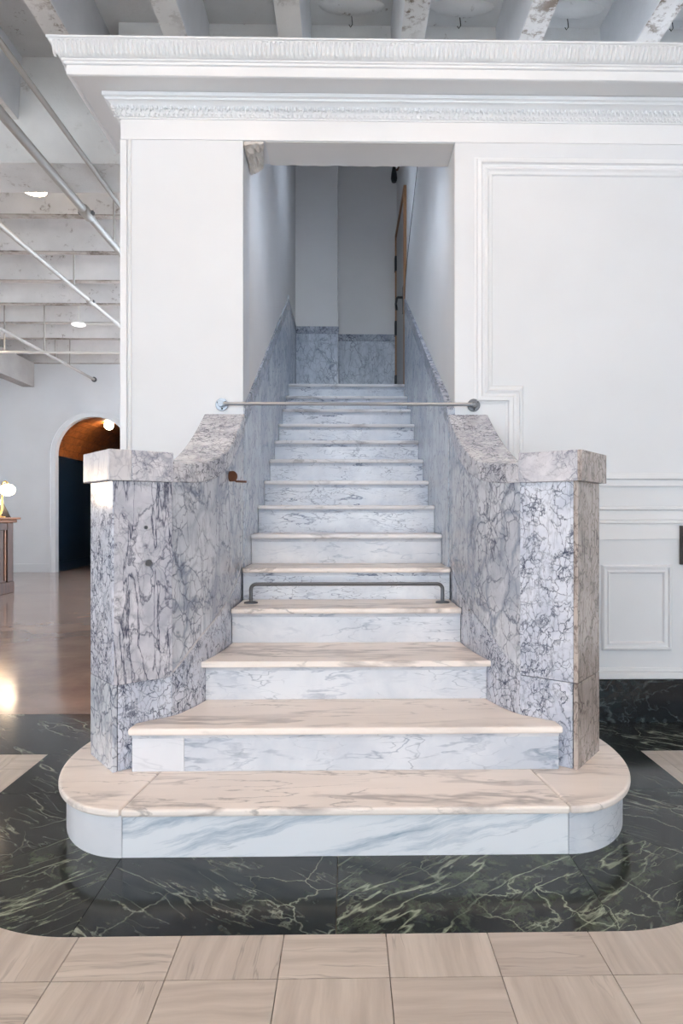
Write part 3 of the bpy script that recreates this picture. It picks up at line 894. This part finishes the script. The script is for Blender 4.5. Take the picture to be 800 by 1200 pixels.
# rear wall with shop windows (behind the camera)
rw = MB()
edges = [-52]
for wx in WIN_X:
    edges += [wx - 5.4, wx + 5.4]
edges.append(26)
for i in range(0, len(edges), 2):
    rw.box(edges[i], edges[i + 1], REAR - 0.6, REAR, 0, ZS)
for wx in WIN_X:
    rw.box(wx - 5.4, wx + 5.4, REAR - 0.6, REAR, 0, 0.6)
    rw.box(wx - 5.4, wx + 5.4, REAR - 0.6, REAR, 24.0, ZS)
struct(rw.build('wall_rear', 'white'), 'white street wall with tall windows behind the viewer')
for i, wx in enumerate(WIN_X):
    m = MB()
    m.box(wx - 5.4, wx - 5.2, REAR - 0.4, REAR - 0.1, 0.6, 24.0).box(wx + 5.2, wx + 5.4, REAR - 0.4, REAR - 0.1, 0.6, 24.0)
    m.box(wx - 5.2, wx + 5.2, REAR - 0.4, REAR - 0.1, 0.6, 0.8).box(wx - 5.2, wx + 5.2, REAR - 0.4, REAR - 0.1, 23.8, 24.0).box(wx - 5.2, wx + 5.2, REAR - 0.4, REAR - 0.1, 16.0, 16.2)
    struct(m.build('window_%d' % (i + 1), 'black'), 'tall street window behind the viewer')

# ---------------------------------------------------------------- passage behind the arch
pv = struct(MB().box(AX - 9, AX + 9, 104, 104.6, 0, 22).build('wall_passage_end', 'teal'), 'dark end wall of the arched passage')
pl = MB()
pl.box(AX - AR - 0.9, AX - AR, FW + 0.8, 85.2, 0, AZ - 0.1)
pl.box(AX - AR - 4.0, AX - AR - 0.5, 85.2, 104, 0, AZ - 0.1)
pl = struct(pl.build('wall_passage_left', 'teal'), 'dark teal panelled wall inside the arched passage')
MB().box(AX - AR - 0.3, AX - AR + 0.12, FW + 0.8, 85.3, 0, 1.2).build('skirting', 'teal', pl, 0.04)
MB().box(AX - AR - 0.6, AX - AR - 0.38, 85.3, 104, 0, 1.2).build('skirting', 'teal', pl, 0.04)
MB().box(AX - AR - 0.3, AX - AR + 0.06, FW + 0.8, 85.25, AZ - 0.35, AZ - 0.1).build('wall_cap', 'teal', pl, 0.03)
struct(MB().box(AX + AR, AX + AR + 0.9, FW + 0.8, 104, 0, AZ - 0.1).build('wall_passage_right', 'teal'), 'dark teal right wall of the arched passage')
vt = struct(MB().loft([[(AX - (AR + q) * math.cos(math.pi * i / 32), FW + 0.8, AZ - 0.1 + (AR + q) * math.sin(math.pi * i / 32)) for i in range(33)] + [(AX - (AR + q + 0.3) * math.cos(math.pi * i / 32), FW + 0.8, AZ - 0.1 + (AR + q + 0.3) * math.sin(math.pi * i / 32)) for i in range(32, -1, -1)] for q in (0.25,)] + [[(AX - (AR + q) * math.cos(math.pi * i / 32), 104, AZ - 0.1 + (AR + q) * math.sin(math.pi * i / 32)) for i in range(33)] + [(AX - (AR + q + 0.3) * math.cos(math.pi * i / 32), 104, AZ - 0.1 + (AR + q + 0.3) * math.sin(math.pi * i / 32)) for i in range(32, -1, -1)] for q in (0.25,)]).build('ceiling_vault', 'dark', recalc=True), 'wooden barrel vault over the arched passage')
NP = 16
for i in range(NP):
    for j, (ya, yb) in enumerate(((FW + 0.8, 85.5), (85.53, 94), (94.03, 104))):
        t0, t1 = math.pi * i / NP + 0.004, math.pi * (i + 1) / NP - 0.004
        q = random.uniform(-0.02, 0.02)
        sec = []
        for r_, tt in ((AR + 0.02 + q, t0), (AR + 0.02 + q, (t0 + t1) / 2), (AR + 0.02 + q, t1), (AR + 0.26, t1), (AR + 0.26, (t0 + t1) / 2), (AR + 0.26, t0)):
            sec.append((AX - r_ * math.cos(tt), ya, AZ - 0.1 + r_ * math.sin(tt)))
        MB().extr(sec, (0, yb - ya, 0)).build('plank', 'walnut', vt)
# beam stub on the far left
mb = MB().extr([(-52, 68.5, 24.6), (-36.7, 68.5, 24.6), (-36.7, 68.5, 21.8), (-38.0, 68.5, 21.8), (-40.0, 68.5, 22.8), (-52, 68.5, 22.8)], (0, 10.4, 0))
mb.build('beam_stub', 'stub', c3, label='grey concrete beam stub over the left of the far wall')

# ================================================================== STAIRCASE
stair = thing('staircase', (0, 12.8, 0), 'wide white and grey marble staircase rising from a rounded bottom step into the wall opening', 'staircase')
TT = 0.155
nose = {1: 12.77, 2: 14.47, 3: 16.55}
for k in range(4, 15):
    nose[k] = 18.8 + 1.84 * (k - 4)
OV = 0.2
def bez(t):
    a, b, c = (4.04, 15.43), (3.33, 16.7), (OPN - 0.02, 19.1)
    return tuple((1 - t) ** 2 * a[i] + 2 * t * (1 - t) * b[i] + t * t * c[i] for i in range(2))
CURVE = [bez(i / 24) for i in range(25)]
def inner_x(d):
    if d >= 19.1:
        return OPN - 0.02
    if d <= 15.43:
        # along the inner face of the newel
        return 4.04 + (15.43 - d) / 0.616 * 0.788
    for (xa, da), (xb, db) in zip(CURVE[:-1], CURVE[1:]):
        if da <= d <= db:
            return xa + (xb - xa) * (d - da) / (db - da)
    return OPN
def side(d0, d1, n=14, inset=0.012):
    return [(inner_x(d0 + (d1 - d0) * i / n) - inset, d0 + (d1 - d0) * i / n) for i in range(n + 1)]

# step 1: oval ended slab
def end_poly(sgn, a, b, x_in, ctr=EL['c'], t1=150):
    ts = [t1 * i / 40 for i in range(41)]
    e = [ell(ctr, a, b, t, sgn) for t in ts]
    return e
R1A, R1B = 2.1, 3.2
seam_f, seam_b = 4.33, 4.02
cp = [(-seam_f + 0.008, nose[1]), (seam_f - 0.008, nose[1]), (seam_b - 0.008, 15.3), (-seam_b + 0.008, 15.3)]
MB().prism(cp, 1 - TT, 1).build('tread', 'tread', stair, 0.05, seg=3, label='broad cream bottom tread')
for sgn in (-1, 1):
    poly = [(sgn * seam_f, nose[1])] + end_poly(sgn, R1A, R1B, 0)[1:] + [(sgn * seam_b, 18.4), (sgn * seam_b, 15.3)]
    MB().prism(poly, 1 - TT, 1).build('tread_end', 'tread', stair, 0.05, seg=3, label='rounded cream end of the bottom tread')
    ra, rb = R1A - OV + 0.04, R1B - OV + 0.04
    outer = [(sgn * 4.34, EL['d'] - rb)] + [ell(EL['c'], ra, rb, 150 * i / 40, sgn) for i in range(1, 41)]
    innr = [ell(EL['c'], ra - 0.3, rb - 0.3, 150 * i / 40, sgn) for i in range(40, 0, -1)] + [(sgn * 4.34, EL['d'] - rb + 0.3)]
    MB().prism(outer + innr, 0.0, 1 - TT).build('riser_end', 'riser_plain' if sgn < 0 else 'riser', stair, smooth=True, label='curved white marble riser end')
yy = EL['d'] - (R1B - OV + 0.04)
MB().box(-4.33, 4.33, yy, yy + 0.3, 0, 1 - TT).build('riser', 'riser1', stair, 0.006, label='long bottom riser with blue grey streaks')
# steps 2..14
for k in range(2, 15):
    d0 = nose[k]
    d1 = nose[k + 1] + OV + 0.05 if k < 14 else BK1 + 1.8
    z = k
    if k <= 3:
        x0 = 4.74 if k == 2 else inner_x(d0) + 0.02
        s_ = side(d0 + OV * 0.6 if k == 2 else d0 + 0.04, d1)
        right = [(x0, d0)] + [p for p in s_ if p[0] < x0 + 0.05]
    else:
        right = [(OPN - 0.055, d0), (OPN - 0.055, d1)]
        if k == 4:
            right = [(inner_x(d0) - 0.012, d0), (OPN - 0.055, 19.3), (OPN - 0.055, d1)]
    poly = right + [(-x, y) for x, y in reversed(right)]
    tmat = 'tread' if k <= 5 else 'tread_up'
    if k == 14:
        poly = [(OPN - 0.055, d0), (OPN - 0.055, LAND + 0.2), (OPN + 0.02, LAND + 0.2), (OPN + 0.02, BK2 - 0.09), (-0.55, BK2 - 0.09), (-0.55, BK1 - 0.09), (-OPN + 0.06, BK1 - 0.09), (-OPN + 0.06, d0)]
        tr = MB().prism(poly, z - TT, z).build('landing', tmat, stair, 0.04, seg=3)
    else:
        tr = MB().prism(poly, z - TT, z).build('tread', tmat, stair, 0.05, seg=3)
    # riser
    dr = d0 + OV
    w = inner_x(dr) - 0.015 if k > 2 else inner_x(dr) - 0.03
    w = min(w, 4.70)
    if k > 4:
        w = OPN - 0.06
    rm = 'riser' if k in (2, 3, 4, 6) else 'riser_up'
    if k == 2:
        xs = -(406 - 217) * 14.7 / 780
        MB().box(-w, xs - 0.004, dr, dr + 0.16, z - 1, z - TT).build('riser', 'riser_plain', stair, 0.006)
        MB().box(xs + 0.004, w, dr, dr + 0.16, z - 1, z - TT).build('riser', rm, stair, 0.006)
    else:
        MB().box(-w, w, dr, dr + 0.16, z - 1, z - TT).build('riser', rm, stair, 0.006)
    # cove moulding under the nosing
    wn = w + 0.0
    MB().extr([(-wn, dr, z - TT), (-wn, dr - 0.09, z - TT), (-wn, dr - 0.03, z - TT - 0.06), (-wn, dr, z - TT - 0.12)], (2 * wn, 0, 0)).build('nosing_cove', rm, tr)

# ---------------------------------------------------------------- newel posts
C0 = (5.1, 14.6)
def newel(sgn):
    side_ = 'left' if sgn < 0 else 'right'
    u, v = (-0.788, 0.616), (0.616, 0.788)
    def P(a, b):
        return (sgn * (C0[0] + u[0] * a + v[0] * b), C0[1] + u[1] * a + v[1] * b)
    if sgn < 0:
        t = thing('newel_post', (sgn * 5.1, 15.6, 1), 'square grey veined marble newel post left of the bottom steps, chipped lower panel, bolt holes', 'newel post', 'stair newel posts')
    else:
        t = thing('newel_post', (sgn * 5.1, 15.6, 1), 'square marble newel post right of the bottom steps, in front of the wainscot panel', 'newel post', 'stair newel posts')
    A, B, ZB, ZC = 1.35, 1.51, 2.9, 7.38
    th = 0.10
    # core
    MB().prism([P(th, th), P(A, th), P(A, B), P(th, B)], 1.0, ZC).build('core', 'brec', t)
    # outer face slabs (a = 0 plane), seen edge on at the front corner
    MB().prism([P(0, 0), P(th, 0), P(th, B), P(0, B)], ZB + 0.01, ZC).build('side_panel', 'brec_dense' if sgn < 0 else 'brec_warm', t, 0.012)
    MB().prism([P(0, 0), P(th, 0), P(th, B), P(0, B)], 1.0, ZB - 0.005).build('base_panel', 'brec_soft' if sgn < 0 else 'brec_warm', t, 0.012)
    # inner front face slabs
    pr = 0.05 if sgn < 0 else 0.0
    fp = MB().prism([P(th + 0.005 - (th if sgn < 0 else 0), -pr), P(A, -pr), P(A, th), P(th + 0.005, th)] if sgn < 0 else [P(th + 0.005, 0), P(A, 0), P(A, th), P(th + 0.005, th)], ZB + 0.01, ZC).build('front_panel', 'brec' if sgn < 0 else 'brec_dense', t, 0.012)
    MB().prism([P(th + 0.02, 0.02 if sgn < 0 else 0.0), P(A, 0.02 if sgn < 0 else 0.0), P(A, th), P(th + 0.02, th)], 1.0, ZB - 0.005).build('base_panel', 'brec_dense', t, 0.012)
    # cap
    o = 0.13
    cz = (ZC, 8.06)
    if sgn < 0:
        s1 = 0.38
        MB().prism([P(-o, -o), P(s1, -o), P(s1, B + o), P(-o, B + o)], *cz).build('cap', 'brec_pale', t, 0.02)
        MB().prism([P(s1 + 0.002, -o), P(A - 0.005, -o), P(A - 0.005, B + o), P(s1 + 0.002, B + o)], *cz).build('cap', 'brec_cap', t, 0.02)
        for (aa, zz, rr) in ((0.78, 5.55, 0.075), (0.72, 6.35, 0.04)):
            c = Vector((*P(aa, -pr - 0.004), zz))
            n = Vector((-v[0] * sgn, -v[1], 0))
            MB().tube([tuple(c + n * 0.03), tuple(c - n * 0.03)], rr, 14).build('bolt_hole_plug', 'dsteel', fp, label='small grey plug in the marble')
    else:
        MB().prism([P(-o + 0.1, -o), P(A - 0.005, -o), P(A - 0.005, B + o), P(-o + 0.1, B + o)], *cz).build('cap', 'brec_cap', t, 0.015)
        MB().prism([P(-o, -o), P(-o + 0.098, -o), P(-o + 0.098, B + o), P(-o, B + o)], *cz).build('cap_side', 'brec_warm', t, 0.012)
    return t
newel(-1)
newel(1)

# ---------------------------------------------------------------- curved balustrade walls with swept coping
ZT = [(15.43, 7.86), (16.0, 7.87), (16.6, 7.93), (17.4, 8.09), (18.3, 8.40), (19.1, 8.74), (19.8, 9.08), (20.5, 9.46), (21.2, 9.86)]
def ztop(d):
    if d <= ZT[0][0]:
        return ZT[0][1]
    for i in range(len(ZT) - 1):
        (a, za), (b, zb) = ZT[i], ZT[i + 1]
        if d <= b:
            # cubic hermite through neighbours
            m0 = (zb - ZT[max(i - 1, 0)][1]) / (b - ZT[max(i - 1, 0)][0])
            n2 = min(i + 2, len(ZT) - 1)
            m1 = (ZT[n2][1] - za) / (ZT[n2][0] - a)
            h_, t = b - a, (d - a) / (b - a)
            return (2 * t ** 3 - 3 * t * t + 1) * za + (t ** 3 - 2 * t * t + t) * h_ * m0 + (-2 * t ** 3 + 3 * t * t) * zb + (t ** 3 - t * t) * h_ * m1
    return ZT[-1][1]
ZK = [(15.43, 2.95), (16.0, 3.34), (16.5, 3.62), (18.3, 4.2), (19.8, 4.6), (21.2, 5.3)]
def zskirt(d):
    for (a, za), (b, zb) in zip(ZK[:-1], ZK[1:]):
        if d <= b:
            return za + (zb - za) * (d - a) / (b - a)
    return ZK[-1][1]
def balustrade(sgn):
    t = thing('balustrade', (sgn * 4.0, 18.3, 0), ('curved grey marble balustrade wall left of the stairs with a rusty pin' if sgn < 0 else 'curved grey marble balustrade wall on the right, below the stepped wall moulding'), 'balustrade', 'stair balustrades')
    N = 36
    ds = [15.44 + (FAC - 0.01 - 15.44) * i / N for i in range(N + 1)]
    def secs(zlo, zhi, inset, lim=0.0):
        out = []
        for d in ds:
            xi = inner_x(d) + inset
            xo = max(inner_x(d) + 0.03, min(max(4.5, inner_x(d) + 0.95) - lim, 4.06 + (d - 15.43) * 0.782))
            out.append([(sgn * xi, d, zlo(d)), (sgn * xo, d, zlo(d)), (sgn * xo, d, zhi(d)), (sgn * xi, d, zhi(d))])
        return out
    cop_b = lambda d: ztop(d) - 0.47 * math.sqrt(1 + ((ztop(min(d + 0.1, FAC)) - ztop(d - 0.1)) / 0.2) ** 2)
    MB().loft(secs(lambda d: 1.005 if d < 19.3 else 0.0, lambda d: zskirt(d) - 0.0, 0.0, 0.06)).build('skirting_panel', 'brec_dense', t, smooth=True, recalc=True)
    MB().loft(secs(lambda d: zskirt(d) + 0.0, lambda d: zskirt(d) + 0.05, -0.012, 0.06)).build('joint_strip', 'brec_pale' if sgn < 0 else 'brec_soft', t, smooth=True, recalc=True, label='thin pale joint between the marble slabs')
    MB().loft(secs(lambda d: zskirt(d) + 0.05, cop_b, 0.0, 0.06)).build('wall_panel', 'brec_soft', t, smooth=True, recalc=True, label='large curved slab of grey brecciated marble')
    MB().loft(secs(cop_b, ztop, -0.04)).build('coping', 'brec_cope', t, 0.035, smooth=True, recalc=True, label='swept marble coping rising to the wall')
    if sgn < 0:
        x, d, z = -inner_x(18.8) + 0.05, 18.75, 7.72
        pp = MB().tube([(x - 0.03, d + 0.02, z), (x + 0.05, d - 0.08, z)], 0.15, 14).build('pin_plate', 'rust', t, smooth=True, label='small rusty round plate')
        MB().tube([(x + 0.04, d, z - 0.08), (x + 0.14, d, z - 0.14), (x + 0.42, d, z - 0.15)], 0.03, 8).build('pin', 'rust', pp, smooth=True, label='short rusty pin')
    return t
balustrade(-1)
balustrade(1)

# ---------------------------------------------------------------- steel rods
rod = thing('barrier_rod', (0, 21.0, 10.1), 'thin steel rod spanning the stair opening between two round wall flanges', 'rod')
ZR = 10.14
MB().tube([(-3.96, 20.98, ZR), (4.06, 20.98, ZR)], 0.055, 10).build('bar', 'steel', rod, smooth=True)
for x, mt in ((-3.95, 'steel'), (4.05, 'dsteel')):
    fl = MB().tube([(x, 21.19, ZR), (x, 21.13, ZR)], 0.205, 20).build('flange', mt, rod, 0.015)
    MB().tube([(x, 21.14, ZR), (x, 20.93, ZR)], 0.10, 14).build('socket', mt, fl, 0.015)
    for a in range(3):
        th = a * 2.094 + 0.6
        MB().ball((x + 0.14 * math.cos(th), 21.12, ZR + 0.14 * math.sin(th)), (0.03, 0.02, 0.03), 8, 6).build('screw', 'black', fl)
rl = thing('step_rail', (0, 19.9, 4), 'low grey steel rail bent at both ends, standing on the fourth tread', 'rail')
yb = 19.95
pts = [(-2.86, yb, 4.03)]
def corner(cx, cz, r, a0, a1):
    return [(cx + r * math.cos(math.radians(a0 + (a1 - a0) * i / 6)), yb, cz + r * math.sin(math.radians(a0 + (a1 - a0) * i / 6))) for i in range(7)]
ZRL = 4.57
pts += corner(-2.86 + 0.16, ZRL - 0.16, 0.16, 180, 90)
pts += corner(2.88 - 0.16, ZRL - 0.16, 0.16, 90, 0)
pts += [(2.88, yb, 4.03)]
MB().tube(pts, 0.055, 10).build('bar', 'dsteel', rl, smooth=True)
for x in (-2.86, 2.88):
    MB().tube([(x, yb, 4.0), (x, yb, 4.04), (x, yb, 4.06)], [0.21, 0.2, 0.12], 18).build('foot_flange', 'dsteel', rl, smooth=True)

# ================================================================== SERVICES ON THE CEILING
def pipe(p0, p1, r, label, mat='pipe', couplings=(), flange=False):
    a, b = Vector(p0), Vector(p1)
    t = thing('sprinkler_pipe', ((a.x + b.x) / 2, (a.y + b.y) / 2, min(a.z, b.z)), label, 'pipe', 'ceiling pipes')
    MB().tube([p0, p1], r, 14).build('tube', mat, t, smooth=True)
    dv = (b - a).normalized()
    for c in couplings:
        q = a + (b - a) * c
        MB().tube([tuple(q - dv * 0.5), tuple(q - dv * 0.42), tuple(q + dv * 0.42), tuple(q + dv * 0.5)], [r * 1.15, r * 1.4, r * 1.4, r * 1.15], 14).build('coupling', mat, t, smooth=True)
        MB().box(q.x - r * 1.9, q.x + r * 1.9, q.y - 0.12, q.y + 0.12, q.z - 0.08, q.z + 0.08).build('coupling_bolt', 'dsteel', t)
    if flange:
        MB().tube([tuple(b - dv * 0.2), tuple(b)], r * 2.0, 14).build('wall_flange', 'dsteel', t, smooth=True)
    # hanger straps up to the structure
    return t
def hanger(t, x, y, z0, z1):
    MB().box(x - 0.05, x + 0.05, y - 0.05, y + 0.05, z0, z1).build('hanger', 'pipe', t)
t = pipe((-11.5, -8, 22.35), (-11.5, 79, 22.35), 0.11, 'thin grey ceiling pipe nearest the cornice, upper left')
hanger(t, -11.5, 36, 22.3, 27.8); hanger(t, -11.5, 10, 22.3, ZS)
t = pipe((-13.2, -8, 22.0), (-13.2, 79, 22.0), 0.20, 'thick grey ceiling pipe with a bolted coupling, second from the cornice', couplings=(0.483, 0.75))
hanger(t, -13.2, 38.0, 22, 27.8); hanger(t, -13.2, 12, 22, ZS)
t = pipe((-18.7, -8, 22.3), (-18.7, 79, 22.3), 0.15, 'long grey ceiling pipe running diagonally across the middle of the rear joists', couplings=(0.655,))
hanger(t, -18.7, 46, 22.3, 27.8); hanger(t, -18.7, 12, 22.3, ZS)
t = pipe((-29.7, -8, 22.7), (-29.7, 78.98, 22.7), 0.15, 'low grey ceiling pipe ending in a flange on the far wall above the arch', flange=True)
hanger(t, -29.7, 68.4, 22.7, 27.8); hanger(t, -29.7, 72, 22.7, 27.8); hanger(t, -29.7, 12, 22.7, ZS)
t = thing('conduit', (-28, 61.3, 21.5), 'pale horizontal conduit crossing below the far joists', 'conduit')
MB().tube([(-51.9, 61.3, 21.58), (-9, 61.3, 21.58)], 0.115, 10).build('tube', 'pipe_w', t, smooth=True)
for x in (-31.2, -27.6, -14):
    MB().box(x - 0.05, x + 0.05, 61.25, 61.35, 21.5, 27.8).build('hanger', 'pipe', t)

def ceiling_light(x, y, z, label, mat, top, r=0.63):
    t = thing('ceiling_light', (x, y, z), label, 'ceiling light', 'round ceiling lights')
    MB().tube([(x, y, z + 0.18), (x, y, z + 0.42)], [r * 0.9, r * 0.75], 24).build('housing', 'pipe_w', t, smooth=True)
    MB().tube([(x, y, z), (x, y, z + 0.06), (x, y, z + 0.18)], [r * 0.7, r * 0.95, r], 24).build('diffuser', mat, t, smooth=True)
    if top > z + 0.45:
        MB().tube([(x, y, z + 0.4), (x, y, top)], 0.06, 8).build('stem', 'pipe_w', t, smooth=True)
    return t
ceiling_light(-17.0, 36.6, 24.25, 'bright warm round ceiling light just behind the rough girder', 'lamp', 27.8)
t = ceiling_light(-24.5, 61.3, 24.0, 'white round ceiling light fed by a pale conduit among the rear joists', 'lamp_dim', 27.8)
MB().tube([(-23.9, 61.3, 24.2), (-9, 61.3, 24.2)], 0.10, 8).build('feed_conduit', 'pipe_w', t, smooth=True)
# spot on the far left
t = thing('spot_light', (-31.4, 60.0, 22.6), 'black spotlight with a warm glow at the left edge below the joists', 'spotlight')
MB().tube([(-31.4, 60, 22.75), (-31.4, 60, 24.0)], 0.42, 18).build('housing', 'black', t, smooth=True)
MB().tube([(-31.4, 60, 22.62), (-31.4, 60, 22.76)], 0.36, 18).build('lens', 'lamp', t)
MB().tube([(-31.4, 60, 24.0), (-31.4, 60, 27.8)], 0.08, 8).build('stem', 'black', t)
# further round lights added out of view for brightness: lobby and left side room
for (x, y, w_) in ((-5, 10, 'left of the bottom step'), (5, 10, 'right of the bottom step'), (-5, -4, 'left of the viewer'), (5, -4, 'right of the viewer'), (-22, 10, 'near end of the desk aisle'), (-22, -10, 'left lobby bay'), (0, -25, 'middle of the lobby')):
    ceiling_light(x, y, 23.6, 'round warm lobby ceiling light added out of view above the ' + w_, 'lamp_lobby', ZS, 1.2)
for (x, y, w_) in ((-38, 42, 'middle'), (-42, 60, 'far end')):
    ceiling_light(x, y, 23.6, 'round warm side room ceiling light added out of view behind the desk, ' + w_, 'lamp', 27.8, 0.9)
# light in the vault
t = thing('globe_light', (AX + 0.3, 83.2, 17.4), 'small glowing globe light hanging from the wooden vault inside the arch', 'globe light')
MB().ball((AX + 0.3, 83.2, 17.95 - 0.05), 0.56).build('globe', 'globe_v', t, smooth=True)
MB().tube([(AX + 0.3, 83.2, 18.4), (AX + 0.3, 83.2, 18.5)], [0.3, 0.4], 16).build('mount', 'brass', t, smooth=True)
# strip lights added out of sight to brighten the stairwell; first behind the header
t = thing('added_strip_light', (0, 22.9, 18.95), 'added unseen strip light behind the opening header, brightening the stairs', 'strip light')
MB().extr([(-1.2, 22.62, 18.85), (-1.2, 22.62, 19.35), (-1.2, 23.05, 19.35), (-1.2, 23.05, 19.25)], (2.4, 0, 0)).build('housing', 'pipe_w', t)
MB().extr([(-1.15, 22.68, 18.84), (-1.15, 23.08, 19.22), (-1.15, 23.06, 19.24), (-1.15, 22.66, 18.86)], (2.3, 0, 0)).build('diffuser', 'strip', t)
t = thing('added_strip_light', (0, 33.0, 25.0), 'added unseen strip light above the upper steps, brightening the landing', 'strip light')
MB().extr([(-0.7, 32.6, 25.05), (-0.7, 32.6, 25.75), (-0.7, 33.3, 25.75), (-0.7, 33.3, 25.6)], (1.4, 0, 0)).build('housing', 'pipe_w', t)
MB().extr([(-0.65, 32.66, 25.03), (-0.65, 33.33, 25.56), (-0.65, 33.31, 25.59), (-0.65, 32.64, 25.06)], (1.3, 0, 0)).build('diffuser', 'strip', t)
# sprinkler head over the stairs
t = thing('fire_sprinkler', (2.85, 40.0, 26.6), 'small dark sprinkler head on a bent copper pipe high in the stairwell', 'sprinkler')
MB().tube([(3.12, 40.0, 29.2), (3.12, 40.0, 27.6), (3.06, 40.0, 27.45), (2.9, 40, 27.4)], 0.06, 8).build('pipe', 'rust', t, smooth=True)
MB().tube([(2.85, 40.0, 27.6), (2.85, 40.0, 27.2), (2.85, 40.0, 26.9), (2.85, 40.0, 26.7)], [0.1, 0.17, 0.2, 0.14], 14).build('head', 'black', t, smooth=True)

# ================================================================== SIDE ROOM FURNITURE
DX, D0, D1, DZ = -29.0, 28.0, 58.5, 6.5
desk = thing('reception_desk', (-31.5, 43, 0), 'dark walnut reception desk with panelled side at the left edge', 'desk')
MB().box(-34, DX - 0.15, D0, D1 - 0.1, 0.6, DZ - 0.45).build('body', 'desk', desk)
MB().box(-34.2, DX + 0.06, D0 - 0.2, D1 + 0.05, 0.0, 0.95).build('plinth', 'desk', desk, 0.06)
MB().box(-34.5, DX + 0.42, D0 - 0.5, D1 + 0.5, DZ - 0.18, DZ).build('top', 'desk_top', desk, 0.06)
MB().box(-34.3, DX + 0.22, D0 - 0.3, D1 + 0.25, DZ - 0.45, DZ - 0.18).build('top_moulding', 'desk_top', desk, 0.08)
y = D1
while y > D0 + 2:
    MB().box(DX - 0.16, DX, y - 1.0, y, 0.95, DZ - 0.45).build('stile', 'desk', desk, 0.05)
    MB().box(DX - 0.16, DX - 0.02, y - 6.0, y - 1.0, DZ - 1.1, DZ - 0.45).build('rail', 'desk', desk, 0.05)
    MB().box(DX - 0.16, DX - 0.06, y - 1.35, y - 1.12, 1.1, DZ - 1.1).build('panel_bead', 'desk_top', desk, 0.03)
    y -= 6.1
def table_lamp(y, label):
    t = thing('table_lamp', (-29.5, y, DZ), label, 'table lamp', 'two-globe lamps on the desk')
    x = -29.5
    MB().tube([(x, y, DZ), (x, y, DZ + 0.08), (x, y, DZ + 0.12)], [0.34, 0.34, 0.1], 18).build('base', 'brass', t, smooth=True)
    MB().tube([(x, y, DZ + 0.1), (x + 0.0, y - 0.3, DZ + 0.12), (x + 0.06, y - 0.1, DZ + 0.4), (x + 0.1, y, DZ + 0.8), (x + 0.1, y, DZ + 2.7), (x + 0.18, y, DZ + 3.0), (x + 0.36, y, DZ + 3.1), (x + 0.52, y, DZ + 3.0), (x + 0.55, y, DZ + 2.8)], 0.07, 10).build('stem', 'brass', t, smooth=True)
    MB().ball((x + 0.55, y, DZ + 2.35), (0.62, 0.62, 0.5)).build('globe', 'globe', t, smooth=True)
    MB().tube([(x + 0.0, y - 0.1, DZ + 0.3), (x - 0.5, y - 0.1, DZ + 0.4), (x - 0.62, y - 0.1, DZ + 0.8)], 0.07, 8).build('stem', 'brass', t, smooth=True)
    MB().ball((x - 0.62, y - 0.1, DZ + 1.28), (0.55, 0.55, 0.5)).build('globe', 'globe', t, smooth=True)
    return t
table_lamp(57.4, 'brass table lamp with glowing white globes on the end of the walnut desk')
table_lamp(31.2, 'brass lamp with glowing globes on the near end of the desk, outside the view')
t = MB().extr([(-30.6, 58.3, DZ), (-29.15, 58.3, DZ), (-29.35, 58.3, DZ + 0.35), (-29.9, 58.3, DZ + 1.5), (-30.4, 58.3, DZ + 1.2)], (0, 0.12, 0)).build('dark_stand', 'black', None, 0.03)
tag(t, 'small black stand behind the table lamp on the walnut desk', 'stand')

# dark framed plaque on the right
pq = thing('wall_plaque', (11.4, FAC - 0.2, 5.1), 'dark framed plaque on the white wainscot at the right edge', 'plaque')
MB().box(10.72, 12.1, FAC - 0.16, FAC - 0.05, 5.12, 6.25).build('board', 'black', pq)
m = MB()
m.box(10.66, 10.78, FAC - 0.2, FAC - 0.05, 5.06, 6.3).box(12.04, 12.16, FAC - 0.2, FAC - 0.05, 5.06, 6.3)
m.box(10.78, 12.04, FAC - 0.2, FAC - 0.05, 5.06, 5.16).box(10.78, 12.04, FAC - 0.2, FAC - 0.05, 6.2, 6.3)
m.build('frame', 'wood_edge', pq)
